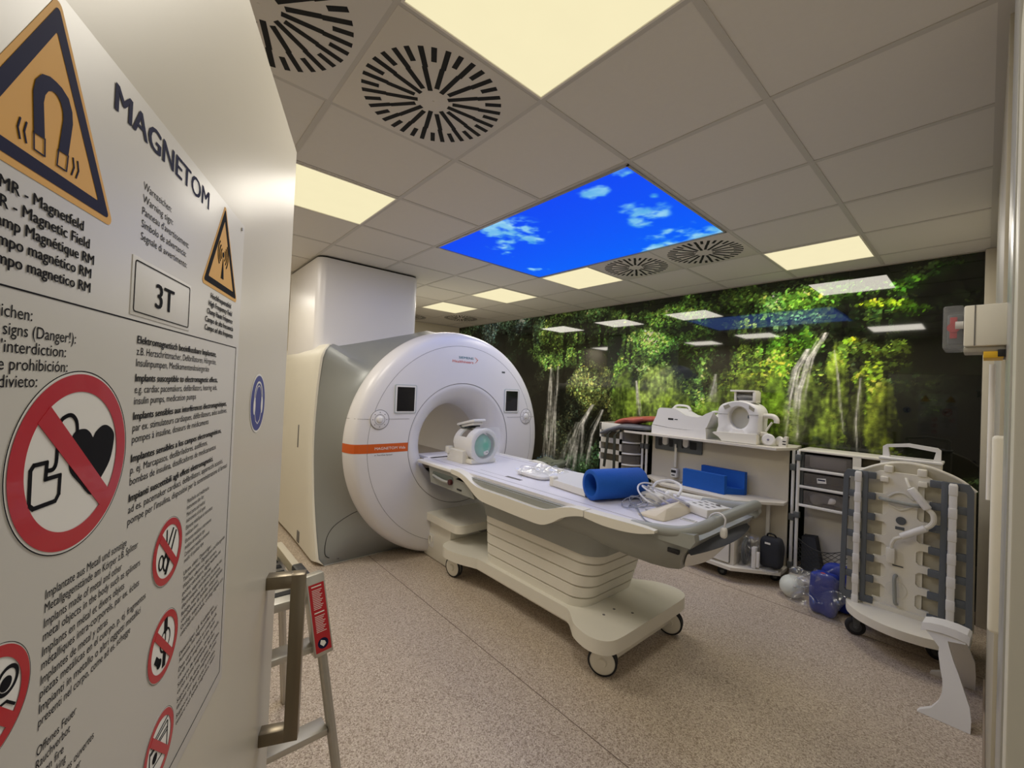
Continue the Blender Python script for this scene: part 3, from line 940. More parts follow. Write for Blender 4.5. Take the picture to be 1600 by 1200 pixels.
PAR = [(1.5232, [('Elektromagnetisch beeinflussbare Implantate,', .451), ('z.B. Herzschrittmacher, Defibrillatoren, Hörgeräte,', .450), ('Insulinpumpen, Medikamentendosiergeräte', .471)]),
       (1.4940, [('Implants susceptible to electromagnetic effects,', .442), ('e.g. cardiac pacemakers, defibrillators, hearing aids,', .442), ('insulin pumps, medication pumps', .504)]),
       (1.4648, [('Implants sensibles aux interférences électromagnétiques,', .405), ('par ex. stimulateurs cardiaques, défibrillateurs, aides auditives,', .402), ('pompes à insuline, doseurs de médicaments', .464)]),
       (1.4326, [('Implantes sensibles a los campos electromagnéticos,', .420), ('p. ej. Marcapasos, desfibriladores, audífonos,', .464), ('bombas de insulina, dosificadores de medicamentos', .436)]),
       (1.4025, [('Impianti suscettibili agli effetti elettromagnetici,', .444), ('ad es. pacemaker cardiaci, defibrillatori, apparecchi acustici,', .408), ("pompe per l'insulina, dispositivi per la somministrazione di farmaci", .390)])]
for z_, ls in PAR:
    for q, (t_, e) in enumerate(ls):
        line(k, t_, .624, z_ - q * .0088, .0061, e, q == 0)
k.build('implant_text', M_ink, sign, smooth=False)
k = MB()
ML = ['Implantate aus Metall und sonstige', 'Metallgegenstände am Körper z.B. Splitter', 'Implants made of metal and other', 'metal objects in the body such as splinters', 'Implants en métal et divers objets', 'métalliques intra-corporels, par ex. éclats', 'Implantes de metal y otras', 'piezas metálicas en el cuerpo, p. ej. fragmentos', 'Impianti in metallo o altri oggetti metallici', 'presenti nel corpo, come ad es. schegge']
for q, t_ in enumerate(ML):
    line(k, t_, .7075, 1.3700 - (q // 2) * .0161 - (q % 2) * .0076, .0056, None, False, 'LEFT', .00246 * len(t_))
for q, t_ in enumerate(('Offenes Feuer', 'Rauchverbot', 'Open fire', 'No smoking', 'Flammes nues ouvertes', 'Défense de fumer', 'Fuego abierto', 'Prohibido fumar')):
    line(k, t_, .7075, 1.2815 - (q // 2) * .0161 - (q % 2) * .0076, .0056, None, False, 'LEFT', .0026 * len(t_))
k.build('metal_implant_text', M_ink, sign, smooth=False)
k = MB()
RL = ['Metallteile und medizinische', 'Instrumente aller Art', 'Metal parts and medical', 'instruments of all types', 'Eléments métalliques et instruments', 'médicaux divers', 'Elementos metálicos e instrumentos', 'médicos de cualquier tipo', 'Componenti metallici e strumenti', 'medici di qualsiasi tipo']
for q, t_ in enumerate(RL):
    line(k, t_, .512, 1.3712 - (q // 2) * .0134 - (q % 2) * .0064, .0046, None, False, 'LEFT', .00215 * len(t_))
RL2 = ['Uhren, elektr. Datenträger,', 'Taschenrechner, Digitaluhren und Kleingeräte', 'Watches, electronic data carriers,', 'pocket calculators, digital watches etc.', 'Montres, supports de données', 'électroniques, calculatrices de poche etc.', 'Relojes, soportes de datos electrónicos,', 'calculadoras de bolsillo, relojes digitales', 'Orologi, supporti di dati elettronici,', 'calcolatrici tascabili, orologi digitali ecc.']
for q, t_ in enumerate(RL2):
    line(k, t_, .512, 1.2985 - (q // 2) * .0136 - (q % 2) * .0064, .0046, None, False, 'LEFT', .0029 * len(t_))
RL3 = ['Datenträger, z.B. Kreditkarten,', 'Ausweise mit Magnetstreifen, Bänder', 'Data carriers such as credit cards,', 'cards with magnetic strips, tapes', 'Supports de données, cartes de crédit,', 'cartes à piste magnétique, bandes', 'Soportes de datos, tarjetas de crédito,', 'tarjetas con banda magnética, cintas', 'Supporti di dati, carte di credito,', 'tessere con banda magnetica, nastri']
for q, t_ in enumerate(RL3):
    line(k, t_, .512, 1.2175 - (q // 2) * .0155 - (q % 2) * .0066, .0046, None, False, 'LEFT', .0032 * len(t_))
k.build('small_print', M_ink, sign, smooth=False)

# round blue ear protection sticker
st = thing('safety_sticker', 'round blue ear protection sticker on the open door near its edge', 'sticker', tuple(DE - DD * .238 + Vector((0, 0, 1.46))))
k = MB(DM()); disc(k, -.238, 1.4605, .0475, .0004, n=64); k.build('sticker_rim', M_paper, st, smooth=False)
k = MB(DM()); disc(k, -.238, 1.4605, .0445, .0007, n=64); k.build('sticker_face', mat('sticker_blue', (38, 50, 130), 0.4, var=.03), st, smooth=False)
k = MB(DM())
cx, cz = -.238, 1.4605
stroke(k, [(cx + .026 * math.cos(t * PI / 12), cz + .006 + .028 * math.sin(t * PI / 12)) for t in range(13)], .0032, .001)
stroke(k, [(cx + .020 * math.cos(t * PI / 12), cz + .004 + .024 * math.sin(t * PI / 12)) for t in range(13)], .0014, .001)
for s_ in (-1, 1):
    disc(k, cx + s_ * .024, cz - .004, .0062, .001, n=24, sq=2.2)
stroke(k, [(cx - .020, cz - .016), (cx - .013, cz - .028), (cx, cz - .034), (cx + .013, cz - .028), (cx + .020, cz - .016)], .0014, .001)
k.build('ear_protection_symbol', M_paper, st, smooth=False)

# ------------------------------------------------------------------ step ladder behind the door
ld = thing('step_ladder', 'aluminium step ladder with a red label strip, standing behind the open door', 'ladder', (-.35, -.8, 0))
def stile(y0, y1, back=False):
    m = MB()
    a = Vector((-.215, y0, 0)) if not back else Vector((-.98, y0, 0))
    b_ = Vector((-.375, y1, .80)) if not back else Vector((-.79, y1, .78))
    for o_ in (-.014, .014):
        m.tube([a + Vector((o_, 0, 0)), b_ + Vector((o_, 0, 0))], .0125, 8)
    m.tube([a, b_], .0145, 4)
    return m
stile(-.552, -.640).build('stile', M_alu, ld)
stile(-1.10, -1.02).build('stile', M_alu, ld)
stile(-.56, -.65, True).build('stile', M_alu, ld)
stile(-1.09, -1.01, True).build('stile', M_alu, ld)
for z_ in (.085, .342, .605):
    x_ = -.215 - .2 * z_
    m = MB(); m.box(x_ - .055, x_ + .012, -1.08 + .08 * z_, -.565 - .11 * z_, z_ - .022, z_, .003)
    m.build('step', M_alu, ld)
m = MB(); m.box(-.80, -.40, -1.0, -.655, .715, .745, .003); m.build('platform', M_alu, ld)
m = MB()
for q in range(6):
    m.box(-.79 + q * .062, -.76 + q * .062, -.99, -.665, .745, .7475)
m.build('tread_strips', M_rubber, ld, smooth=False)
m = MB(); m.box(-.80, -.36, -.672, -.645, .775, .815, .004); m.build('platform_rail', mat('rail_paint', (196, 186, 160), .4), ld)
m = MB(); m.box(-.50, -.42, -.68, -.632, .745, .79, .006); m.box(-.52, -.40, -.676, -.640, .795, .822, .008)
m.build('hinge_cap', M_dark, ld)
# red label strip on the outside of the near stile
a = Vector((-.375, -.640, .80)); b_ = Vector((-.215, -.552, 0))
u_ = (b_ - a).normalized()
wv = Vector((0, 1, 0))
nv = u_.cross(wv).normalized()
if nv.x < 0:
    nv = -nv
wv = nv.cross(u_).normalized()
def LM(p):
    return Matrix(((u_.x, wv.x, nv.x, p.x), (u_.y, wv.y, nv.y, p.y), (u_.z, wv.z, nv.z, p.z), (0, 0, 0, 1)))
br = MB(LM(a)); br.box(-.03, .235, -.030, .030, -.02, .0285, .003); br.build('stile_bracket', M_alu, ld)
lb = MB(LM(a)); lb.box(0, .222, -.025, .025, .0285, .0292); lbo = lb.build('red_label', M_red, ld, smooth=False); lbo['label'] = 'red instruction label with a pictogram'
tx = MB(LM(a))
for c0, c1, n_ in ((.006, .012, 1), (.018, .085, 12), (.092, .098, 1), (.104, .16, 10)):
    for q in range(n_):
        xx = c0 + (c1 - c0) * (q + .5) / n_
        tx.box(xx - .0009 * (2 if n_ == 1 else 1), xx + .0009 * (2 if n_ == 1 else 1), -.016, .016 - (q % 3) * .004, .0292, .0295)
tx.build('label_text', M_paper, lbo, smooth=False)
tx = MB(LM(a)); tx.cyl((.196, 0, .0292), (.196, 0, .0295), .017, seg=32); tx.build('label_pictogram', M_navy, lbo, smooth=False)
tx = MB(LM(a)); tx.prism([(.184, -.006), (.196, -.010), (.207, 0), (.199, .009), (.190, .006)], 'xy', .0295, .0298); tx.build('pictogram_figure', M_paper, lbo, smooth=False)

# ------------------------------------------------------------------ interlock switch on the right wall
sw = thing('interlock_switch', 'cream box with a clear end cap holding a red part, on right wall', 'switch', (1.16, .36, 1.69))
m = MB(); m.box(1.124, 1.197, .30, .40, 1.643, 1.737, .004); m.build('housing', M_cream, sw)
m = MB(); m.box(1.140, 1.142, .2992, .4008, 1.644, 1.736); m.build('housing_joint', M_seam, sw)
m = MB(); m.box(1.090, 1.1235, .302, .398, 1.638, 1.740, .005); m.build('clear_cap', mat('cap_plastic', (205, 207, 212), .15, alpha=.2), sw)
m = MB(); m.box(1.097, 1.1225, .325, .375, 1.652, 1.722, .003); m.build('core', M_dgrey, sw)
m = MB(); m.cyl((1.107, .325, 1.690), (1.107, .317, 1.690), .011, seg=20); m.box(1.101, 1.113, .319, .325, 1.665, 1.715, .001); m.build('red_knob', M_red, sw)
m = MB(); m.cyl((1.110, .318, 1.695), (1.123, .318, 1.695), .009, seg=16); m.build('white_pin', M_white, sw)
m = MB(); m.box(1.124, 1.195, .31, .39, 1.630, 1.643, .002); m.build('bracket_plate', M_alu, sw)
m = MB(); m.box(1.155, 1.185, .30, .39, 1.616, 1.630, .001); m.build('yellow_strip', mat('hazard_yellow', (222, 176, 40), .5), sw)
m = MB(); m.box(1.176, 1.197, .299, .391, 1.618, 1.634, .001); m.build('black_strip', M_dark, sw)
# white cable cover on the right wall
cv_ = thing('cable_cover', 'long white vertical cover strip with a rounded lower end on right wall', 'cover strip', (1.185, .40, 1.2))
m = MB(); m.box(1.172, 1.197, .38, .42, .985, 1.44, .008, 3); m.build('cover', M_cream, cv_)
m = MB(); m.cyl((1.170, .45, 1.28), (1.170, .45, 1.612), .0055, seg=12); m.build('rod', M_white, cv_)
def loft(mb, rings, cap0=True, cap1=True):
    t = bmesh.new()
    V = [[t.verts.new(p) for p in r] for r in rings]
    n = len(rings[0])
    for A, B in zip(V[:-1], V[1:]):
        for k in range(n):
            t.faces.new((A[k], A[(k + 1) % n], B[(k + 1) % n], B[k]))
    caps = []
    if cap0:
        caps.append(t.faces.new(V[0][::-1]))
    if cap1:
        caps.append(t.faces.new(V[-1]))
    bmesh.ops.remove_doubles(t, verts=t.verts[:], dist=1e-6)
    bmesh.ops.triangulate(t, faces=[f_ for f_ in t.faces if len(f_.verts) > 4])
    return mb._add(t)
MB.loft = loft

# ------------------------------------------------------------------ scanner
YC, ZC = 1.12, 0.99
sc = thing('mri_scanner', 'big white round scanner with a grey flared body and an orange stripe', 'scanner', (-2.9, YC, 0))
PROF = [(.548, -2.043), (.62, -2.044), (.75, -2.046), (.885, -2.054), (.955, -2.066), (.985, -2.080), (1.000, -2.098), (1.012, -2.125), (1.024, -2.17), (1.03, -2.215), (1.022, -2.24)]
def xprof(r):
    for (r0, x0), (r1, x1) in zip(PROF[:-1], PROF[1:]):
        if r0 <= r <= r1:
            return x0 + (x1 - x0) * (r - r0) / (r1 - r0)
    return PROF[0][1] if r < PROF[0][0] else -2.2
def floorz(v):
    return Vector((v.x, v.y, max(.022, v.z)))
m = MB(); m.lathe(PROF, (0, YC, ZC), (1, 0, 0), 160, post=floorz); fc = m.build('front_cover', M_cover, sc, ang=50)
m = MB()
m.lathe([(.5475, -2.046), (.53, -2.043), (.50, -2.050), (.46, -2.074), (.42, -2.112), (.385, -2.165), (.362, -2.23), (.352, -2.31), (.350, -2.36)], (0, YC, ZC), (1, 0, 0), 128)
m.build('bore_funnel', M_cover, sc, ang=60)
m = MB(); m.lathe([(.350, -2.36), (.350, -3.9)], (0, YC, ZC), (1, 0, 0), 96); m.build('bore_liner', mat('bore_grey', (214, 208, 200), .45, var=.01), sc, ang=60)
m = MB(); m.box(-3.88, -2.24, YC - .34, YC + .34, .74, .79, .01); m.box(-3.88, -2.26, YC - .345, YC - .32, .79, .81, .004); m.box(-3.88, -2.26, YC + .32, YC + .345, .79, .81, .004)
m.build('bore_track', mat('track_grey', (160, 150, 140), .5), sc)
def ringseam(r, x, a0=0.0, a1=2 * PI):
    return [Vector((x, YC + r * math.cos(a0 + (a1 - a0) * k / 120), max(.05, ZC + r * math.sin(a0 + (a1 - a0) * k / 120)))) for k in range(121)]
m = MB()
m.tube(ringseam(.5475, -2.0435)[:-1], .0022, 6, closed=True)
m.tube(ringseam(.892, xprof(.892) + .0002)[:-1], .0013, 6, closed=True)
for ya, yb in ((.10, .575), (1.66, 2.125)):
    P = []
    for k in range(25):
        y = ya + (yb - ya) * k / 24
        P.append((xprof(math.hypot(y - YC, 1.217 - ZC)) + .0004, y, 1.217))
    m.tube(P, .0014, 6)
m.tube([(-2.0445, YC + .02, .42), (-2.0445, YC + .02, .36)], .0016, 6)
m.build('cover_seams', M_seam, fc)
# orange stripe with white lettering
def surf(y, z, d=.0012):
    r = math.hypot(y - YC, z - ZC)
    return Vector((xprof(min(r, 1.03)) + d, y, z))
m = MB()
m.grid(lambda i, j: surf((YC - math.sqrt(.986 ** 2 - (.946 + .072 * j / 6 - ZC) ** 2)) * (1 - i / 60) + .573 * i / 60, .946 + .072 * j / 6), 61, 7)
RIM = [p_ for p_ in PROF if p_[0] >= .985][:-1]
def rimpt(i, j):
    z = .946 + .072 * j / 6
    r_, x_ = RIM[i]
    r_ += .0012
    return Vector((x_ + .0010, YC - math.sqrt(r_ * r_ - (z - ZC) ** 2), z))
m.grid(rimpt, len(RIM), 7)
stp = m.build('orange_stripe', mat('orange_print', (206, 92, 28), .35, var=.015), fc, ang=60)
def GM(y, z, x):
    return Matrix(((0, 0, 1, x), (1, 0, 0, y), (0, 1, 0, z), (0, 0, 0, 1)))
def drape(mb, d):
    for v in mb.bm.verts:
        v.co.x = surf(v.co.y, v.co.z, d).x + (v.co.x - min(0, v.co.x)) * 0
m = MB(); text_into(m, 'MAGNETOM Vida', GM(.287, .9705, xprof(.75) + .0022), .031, width=.262); drape(m, .0022)
m.build('stripe_lettering', M_paper, stp, smooth=False)
m = MB(); text_into(m, 'A Tim+Dot System', GM(.287, .922, xprof(.75) + .0008), .017, width=.15); drape(m, .0010)
m.build('small_lettering', M_ink, fc, smooth=False)
m = MB(); text_into(m, 'SIEMENS', GM(1.214, 1.766, xprof(.79) + .0012), .030, width=.165, bold=.0006, align='RIGHT')
m.build('maker_lettering', mat('teal_print', (0, 108, 120), .4), fc, smooth=False)
m = MB(); text_into(m, 'Healthineers', GM(1.214, 1.727, xprof(.76) + .0012), .036, width=.232, bold=.0004, align='RIGHT')
m.build('maker_lettering', mat('red_orange_print', (212, 70, 44), .4), fc, smooth=False)
m = MB()
for y, z, r in ((1.236, 1.785, .004), (1.249, 1.776, .005), (1.262, 1.765, .006), (1.254, 1.752, .005), (1.244, 1.742, .004), (1.234, 1.734, .003)):
    m.cyl((xprof(.77), y, z), (xprof(.77) + .0016, y, z), r, seg=14)
m.build('maker_dots', mat('orange_dots', (224, 120, 70), .4), fc, smooth=False)
# two displays, two round control dials, a status chip
for ysc, lab in ((.533, 'left display'), (1.712, 'right display')):
    x = xprof(.70)
    m = MB(); m.prism(rrect(ysc - .0985, ysc + .0985, 1.264, 1.504, .014), 'yz', x - .02, x + .006, .002); fr = m.build('display', mat('display_frame', (176, 184, 186), .35), sc)
    m = MB(); m.prism(rrect(ysc - .091, ysc + .091, 1.271, 1.497, .010), 'yz', x + .004, x + .0072); m.build('display_bezel', M_white, fr)
    m = MB(); m.prism(rrect(ysc - .079, ysc + .079, 1.281, 1.483, .004), 'yz', x + .006, x + .0082); m.build('screen', mat('dark_screen', (22, 22, 26), .1), fr)
for yk, zk in ((.317, 1.214), (1.925, 1.224)):
    x = xprof(math.hypot(yk - YC, zk - ZC))
    m = MB(); m.lathe([(0, .006), (.072, .006), (.078, .003), (.079, -.02)], (x, yk, zk), (1, 0, 0), 48); kn = m.build('control_dial', M_cover, sc, ang=40)
    m = MB(); m.tube([Vector((x + .004, yk + .0775 * math.cos(a * PI / 24), zk + .0775 * math.sin(a * PI / 24))) for a in range(48)], .0022, 6, closed=True)
    m.tube([Vector((x + .0062, yk + .042 * math.cos(a * PI / 24), zk + .042 * math.sin(a * PI / 24))) for a in range(48)], .0014, 6, closed=True)
    for a in range(8):
        m.cyl((x + .005, yk + .058 * math.cos(a * PI / 4), zk + .058 * math.sin(a * PI / 4)), (x + .0068, yk + .058 * math.cos(a * PI / 4), zk + .058 * math.sin(a * PI / 4)), .004, seg=10)
    m.build('dial_marks', M_seam, kn)
    m = MB(); m.lathe([(0, .016), (.014, .016), (.020, .014), (.028, .008), (.030, .004)], (x, yk, zk), (1, 0, 0), 40); m.build('dial_knob', M_white, kn)
m = MB(); m.box(xprof(.86) - .01, xprof(.86) + .004, 1.572, 1.615, 1.660, 1.678, .002); m.build('status_chip', M_dgrey, sc)
# body
def zt(y):
    if y > YC + .12:                          # the far shoulder falls away lower
        return 1.66 + .40 * (max(0, 1.0 - abs(y - YC)) / .88) ** 1.0
    return 1.825 + .262 * (max(0, 1.08 - abs(y - YC)) / 1.08) ** 1.2
def secB(th, grow=0.0):
    c_, s_ = math.cos(th), math.sin(th)
    lo, hi = .3, 2.2
    for _ in range(40):
        r = (lo + hi) / 2
        y, z = YC + r * c_, ZC + r * s_
        ins = False
        hw_ = (1.12 if y < YC else 1.03) + grow
        if abs(y - YC) < hw_ and .004 < z < zt(y) + min(grow, .002):
            # rounded upper corner
            cy, cz, cr = hw_ - .14, zt(YC + (.95 if y > YC else -.95)) - .14, .14
            ay = abs(y - YC)
            ins = not (ay > cy and z > cz and math.hypot(ay - cy, z - cz) > cr)
        if ins:
            lo = r
        else:
            hi = r
    return lo
def xB(th):
    r = secB(th)
    z = ZC + r * math.sin(th)
    side = -2.66 + (.29 * ((1.03 - z) / 1.03) ** 2 if z < 1.03 else .16 * ((z - 1.03) / .77) ** 2)
    y = r * math.cos(th)
    k = min(1, max(0, ((1.085 if y < 0 else .99) - abs(y)) / .12)) if z > 1.5 else 0
    return side * (1 - k) + (-2.78) * k
NTH = 144
ths = [2 * PI * k / NTH for k in range(NTH)]
def Sb(th, t):
    rA = min(1.02, (ZC - .004) / max(1e-6, -math.sin(th))) if math.sin(th) < 0 else 1.02
    rB = secB(th)
    r = rA + (rB - rA) * t ** 1.6
    return Vector((-2.205 + (xB(th) + 2.205) * t, YC + r * math.cos(th), ZC + r * math.sin(th)))
m = MB(); loft(m, [[Sb(th, k / 12) for th in ths] for k in range(13)], False, False)
bd = m.build('body_cover', M_satin, sc, ang=50)
def Sc(th, x, grow):
    r = secB(th, grow)
    y, z = r * math.cos(th), ZC + r * math.sin(th)
    z -= .16 * min(1, max(0, (1.0 - abs(y)) / .3)) * (z > 1.4)
    return Vector((x, YC + y, max(.004, z)))
m = MB()
loft(m, [[Sc(th, xB(th) + .012, -.006) for th in ths], [Sc(th, xB(th) + .008, .010) for th in ths], [Sc(th, xB(th) - .016, .018) for th in ths], [Sc(th, xB(th) - .07, .026) for th in ths], [Sc(th, xB(th) - .13, .026) for th in ths], [Sc(th, xB(th) * .5 - 1.98, .014) for th in ths], [Sc(th, -3.96, .014) for th in ths], [Sc(th, -4.0, -.02) for th in ths]], False, False)
sidec = m.build('side_cover', M_cream, sc, ang=40)
m = MB(); m.lathe([(1.0, -3.985), (.5, -3.99), (.40, -3.95), (.35, -3.88)], (0, YC, ZC), (1, 0, 0), 72, post=floorz); m.build('rear_cover', M_cover, sc)
m = MB()
dg = math.radians
P = [Sb(dg(a), t) for a, t in ((-135.3, .92), (-139.5, .90), (-143.0, .86), (-145.2, .74), (-146.3, .55), (-147.2, .32), (-148.0, .12))]
m.tube(catmull(P, 5), .0028, 6); m.build('access_seam', M_dark, bd)
m = MB(); m.box(-3.055, -3.035, -.026, -.012, .88, 1.09, .004); m.build('cover_latch', M_seam, sidec)
m = MB(); m.box(-2.93, -2.86, -.026, -.012, .05, .15, .004); m.build('cover_socket', M_seam, sidec)
m = MB(); m.prism(rrect(-3.75, -2.742, .0, .985, .075, 10), 'xy', 1.72, H - .016); m.build('ceiling_column', M_cover, sc)
m = MB(); m.prism(rrect(-3.74, -2.752, .01, .975, .07, 10), 'xy', H - .018, H - .001); m.build('column_shadow_line', M_dark, sc)  # black slice painted as the shadow line between column and ceiling
bl_ = bpy.data.lights.new('bore_fill_lamp', 'AREA'); bl_.shape = 'RECTANGLE'; bl_.size = 1.2; bl_.size_y = .08; bl_.energy = .9; bl_.color = (1, .95, .88)
bo_ = bpy.data.objects.new('bore_fill_lamp', bl_); COL.objects.link(bo_); bo_.parent = sc; bo_.location = Vector((-3.1, YC, ZC + .335)) - WT[sc.name]  # unseen lamp added to brighten the inside of the bore
# docking base under the bore
m = MB(); m.box(-2.14, -1.725, .825, 1.415, .004, .335, .012); db = m.build('dock_base', M_cream, sc)
m = MB(); m.prism(rrect(-2.10, -1.555, .785, 1.455, .075, 8), 'xy', .335, .400, .014, 3); m.build('dock_lid', M_cream, db)
m = MB(); m.box(-1.62, -1.57, 1.02, 1.10, .31, .337, .004); m.build('dock_latch', M_seam, db)
m = MB(); m.prism(rrect(-2.055, -1.975, .10, .215, .015), 'xz', .8215, .826, .002); hd = m.build('dock_socket', M_white, db)
m = MB(); m.tube([(-2.04, .819, .12), (-2.045, .815, .16), (-2.03, .815, .195), (-2.0, .815, .190), (-1.995, .815, .15)], .006, 8, 4); m.build('socket_lever', M_cream, hd)

# ------------------------------------------------------------------ patient table
YT = 1.115
def mir(y):
    return 2 * YT - y
tb = thing('patient_table', 'long white patient table on a ribbed pedestal with castors, docked at the scanner', 'scanner table', (-.85, YT, 0))
m = MB()
m.prism(rrect(-2.10, .22, .735, mir(.735), .06, 8), 'xy', .842, .866, .006)
m.box(-2.34, -2.05, YT - .30, YT + .30, .842, .866, .004)
top = m.build('tabletop', mat('tabletop_white', (226, 224, 230), .35, var=.01), tb)
m = MB()
for y in (.800, mir(.800)):
    m.box(-2.05, .06, y - .0025, y + .0025, .866, .8668)
m.box(-1.43, -1.05, .88, .883, .866, .8668)
m.build('tabletop_lines', mat('line_grey', (160, 154, 158), .5), top, smooth=False)
m = MB(); m.box(-1.14, -.98, .884, .915, .8655, .8672, .0005); m.build('connector_slot', M_seam, top)
UP = [(-1.523, .874), (-1.422, .871), (-1.331, .852), (-1.256, .824), (-1.178, .806), (-1.069, .803), (-.9, .803), (-.697, .800), (-.568, .801), (-.491, .819), (-.418, .846), (-.35, .864), (-.311, .871), (-.243, .873)]
LO = [(-1.52, .842), (-1.39, .828), (-1.293, .786), (-1.199, .738), (-1.123, .719), (-.949, .714), (-.692, .710), (-.554, .714), (-.470, .747), (-.392, .795), (-.308, .826), (-.243, .840)]
UP2 = [(-.236, .873), (-.094, .876), (.02, .880), (.105, .882), (.17, .880)]
LO2 = [(-.236, .838), (-.15, .830), (-.092, .828), (.0, .832), (.09, .845), (.17, .868)]
def sm(P, n=4):
    return [(v.x, v.y) for v in catmull([Vector((a, b, 0)) for a, b in P], n)]
for s_ in (0, 1):
    ya, yb = (.668, .736) if s_ == 0 else (mir(.736), mir(.668))
    m = MB(); m.prism(sm(UP) + sm(LO)[::-1], 'xz', ya, yb, .009, 3); m.build('side_rail', M_cream, tb, ang=45)
    m = MB(); m.prism(sm(UP2) + sm(LO2)[::-1], 'xz', ya, yb, .009, 3); m.build('side_rail', M_cream, tb, ang=45)
    m = MB(); m.box(-2.06, -1.525, ya + .006, yb, .842, .868, .006); m.build('edge_strip', M_white, tb)
    y0_, y1_ = (.700, .735) if s_ == 0 else (mir(.735), mir(.700))
    m = MB(); m.prism([(-1.50, .80), (-1.40, .838), (-.40, .838), (-.50, .79), (-1.20, .785)], 'xz', y0_, y1_); sk = m.build('side_skirt', M_grey, tb)
    m = MB(); m.prism([(-1.905, .838), (-1.46, .838), (-1.30, .76), (-1.25, .70), (-1.86, .704)], 'xz', y0_ if s_ == 0 else y0_ + .01, y1_ - .01 if s_ == 0 else y1_, .005); dp = m.build('dock_panel', M_grey, tb)
    if s_ == 0:
        m = MB(); m.prism(rrect(-1.835, -1.53, .752, .806, .02), 'xz', .697, .701, .002); m.build('lever_recess', mat('recess_green_grey', (98, 106, 100), .5), dp)
        m = MB(); m.tube([(-1.81, .690, .775), (-1.72, .676, .770), (-1.62, .676, .762), (-1.575, .690, .762)], .0105, 10, 4); m.build('lever', mat('lever_grey', (176, 178, 176), .35, metal=.3), dp)
        m = MB(); m.cyl((-1.555, .700, .765), (-1.555, .676, .765), .022, seg=20, bev=.003); m.build('release_knob', mat('knob_dark_red', (70, 28, 28), .4), dp)
        m = MB(); m.box(-1.475, -1.415, .696, .701, .722, .734, .001); m.build('dock_marking', M_dark, dp)
# boat shaped grey underside
def body_sec(x, zb, bw, hw=.405, ztop=.846):
    h_ = [(hw, ztop), (hw * .995, ztop - .06), (hw - (hw - bw) * .45, (ztop + zb) / 2 - .02), (bw + .025, zb + .035), (bw, zb + .008), (bw - .03, zb)]
    return [Vector((x if not isinstance(x, tuple) else x[0] + (x[1] - x[0]) * (z - zb) / (ztop - zb), YT + a, z)) for a, z in h_] + [Vector((x if not isinstance(x, tuple) else x[0] + (x[1] - x[0]) * (z - zb) / (ztop - zb), YT - a, z)) for a, z in h_[::-1]]
m = MB()
loft(m, [body_sec(-1.90, .715, .36), body_sec(-1.33, .705, .36), body_sec(-1.0, .695, .34), body_sec(-.45, .690, .33), body_sec(-.25, .672, .31), body_sec(-.10, .648, .28), (body_sec((.05, .10), .640, .26)), body_sec((.13, .25), .640, .24, .40), body_sec((.175, .315), .645, .22, .385, .85)])
ub = m.build('underside', M_grey, tb, ang=45)
m = MB()
sec = body_sec((.176, .318), .648, .20, .365, .84)
q = [v + Vector((.006, 0, 0)) for v in sec]
def esurf(u, v):
    z = .665 + .125 * v
    hw = .19 + .165 * v ** .8
    x = .176 + .139 * (z - .645) / .205
    return Vector((x + .010 + .035 * (1 - u * u), YT + hw * u, z))
m.grid(lambda i, j: esurf(-1 + 2 * i / 20, j / 8), 21, 9)
m.build('end_panel', M_white, tb, ang=60)
m = MB()
m.grid(lambda i, j: (lambda u, v: Vector((.30 + .045 * (1 - u * u) - .10 * v, YT + .355 * u, .79 + .075 * v)))(-1 + 2 * i / 20, j / 4), 21, 5)
m.build('end_recess', mat('recess_grey', (86, 88, 94), .7, var=.12, scale=20, spec=.2), tb, ang=60)
m = MB()
G = [(.02, .725, .858), (.16, .725, .874), (.27, .735, .892), (.335, .79, .920), (.362, .90, .942), (.375, YT, .950)]
G = G + [(x, mir(y), z) for x, y, z in G[:-1][::-1]]
m.tube(G, .026, 14, 6)
m.build('end_grip', M_grey, tb, ang=60)
for s_ in (0, 1):
    m = MB(); ya, yb = (.708, .750) if s_ == 0 else (mir(.750), mir(.708))
    m.prism([(.04, .852), (.16, .872), (.27, .895), (.335, .900), (.340, .870), (.318, .835), (.10, .835)], 'xz', ya, yb, .008); m.build('grip_cheek', M_grey, tb)
m = MB(); m.box(.215, .268, .706, .722, .793, .812, .002, M=None); m.build('rating_plate', M_dark, tb)
# pedestal with ribs and collar
def ped(z, g=0.0):
    k = (z - .23) / .34
    x0, x1 = -1.29 - .035 * k - g, -.36 + .10 * k + g
    return [Vector((x, y, z)) for x, y in rrect(x0, x1, .818 - g, mir(.818) + g, .12, 8)]
lv = [(.222, 0)]
for gz in (.300, .372, .444, .516):
    lv += [(gz - .007, 0), (gz - .003, -.012), (gz + .003, -.012), (gz + .005, .002)]
lv += [(.585, 0)]
m = MB(); loft(m, [ped(z, g) for z, g in lv]); m.build('pedestal', M_cream, tb, ang=40)
m = MB(); loft(m, [ped(.570, .008), ped(.60, .010), [v + Vector((0, 0, .0)) for v in ped(.70, .03)]]); m.build('pedestal_collar', M_grey, tb, ang=40)
NB = [(-1.715, .86), (-1.70, .765), (-1.655, .712), (-1.59, .694), (-1.50, .702), (-1.40, .730), (-1.31, .768), (-1.20, .782), (-.50, .785), (-.41, .776), (-.35, .735), (-.29, .690), (-.19, .664), (-.11, .682), (-.068, .735), (-.058, .83)]
nb = sm(NB, 4)
out = nb + [(x, mir(y)) for x, y in nb[::-1]]
m = MB(); m.prism(out, 'xy', .170, .244, .016, 3); bs = m.build('base', M_cream, tb, ang=40)
m = MB(); m.box(-.19, -.115, .80, 1.43, .085, .172, .006); m.box(-1.66, -.2, .84, 1.39, .12, .172, .01); m.build('underframe', M_cream, bs)
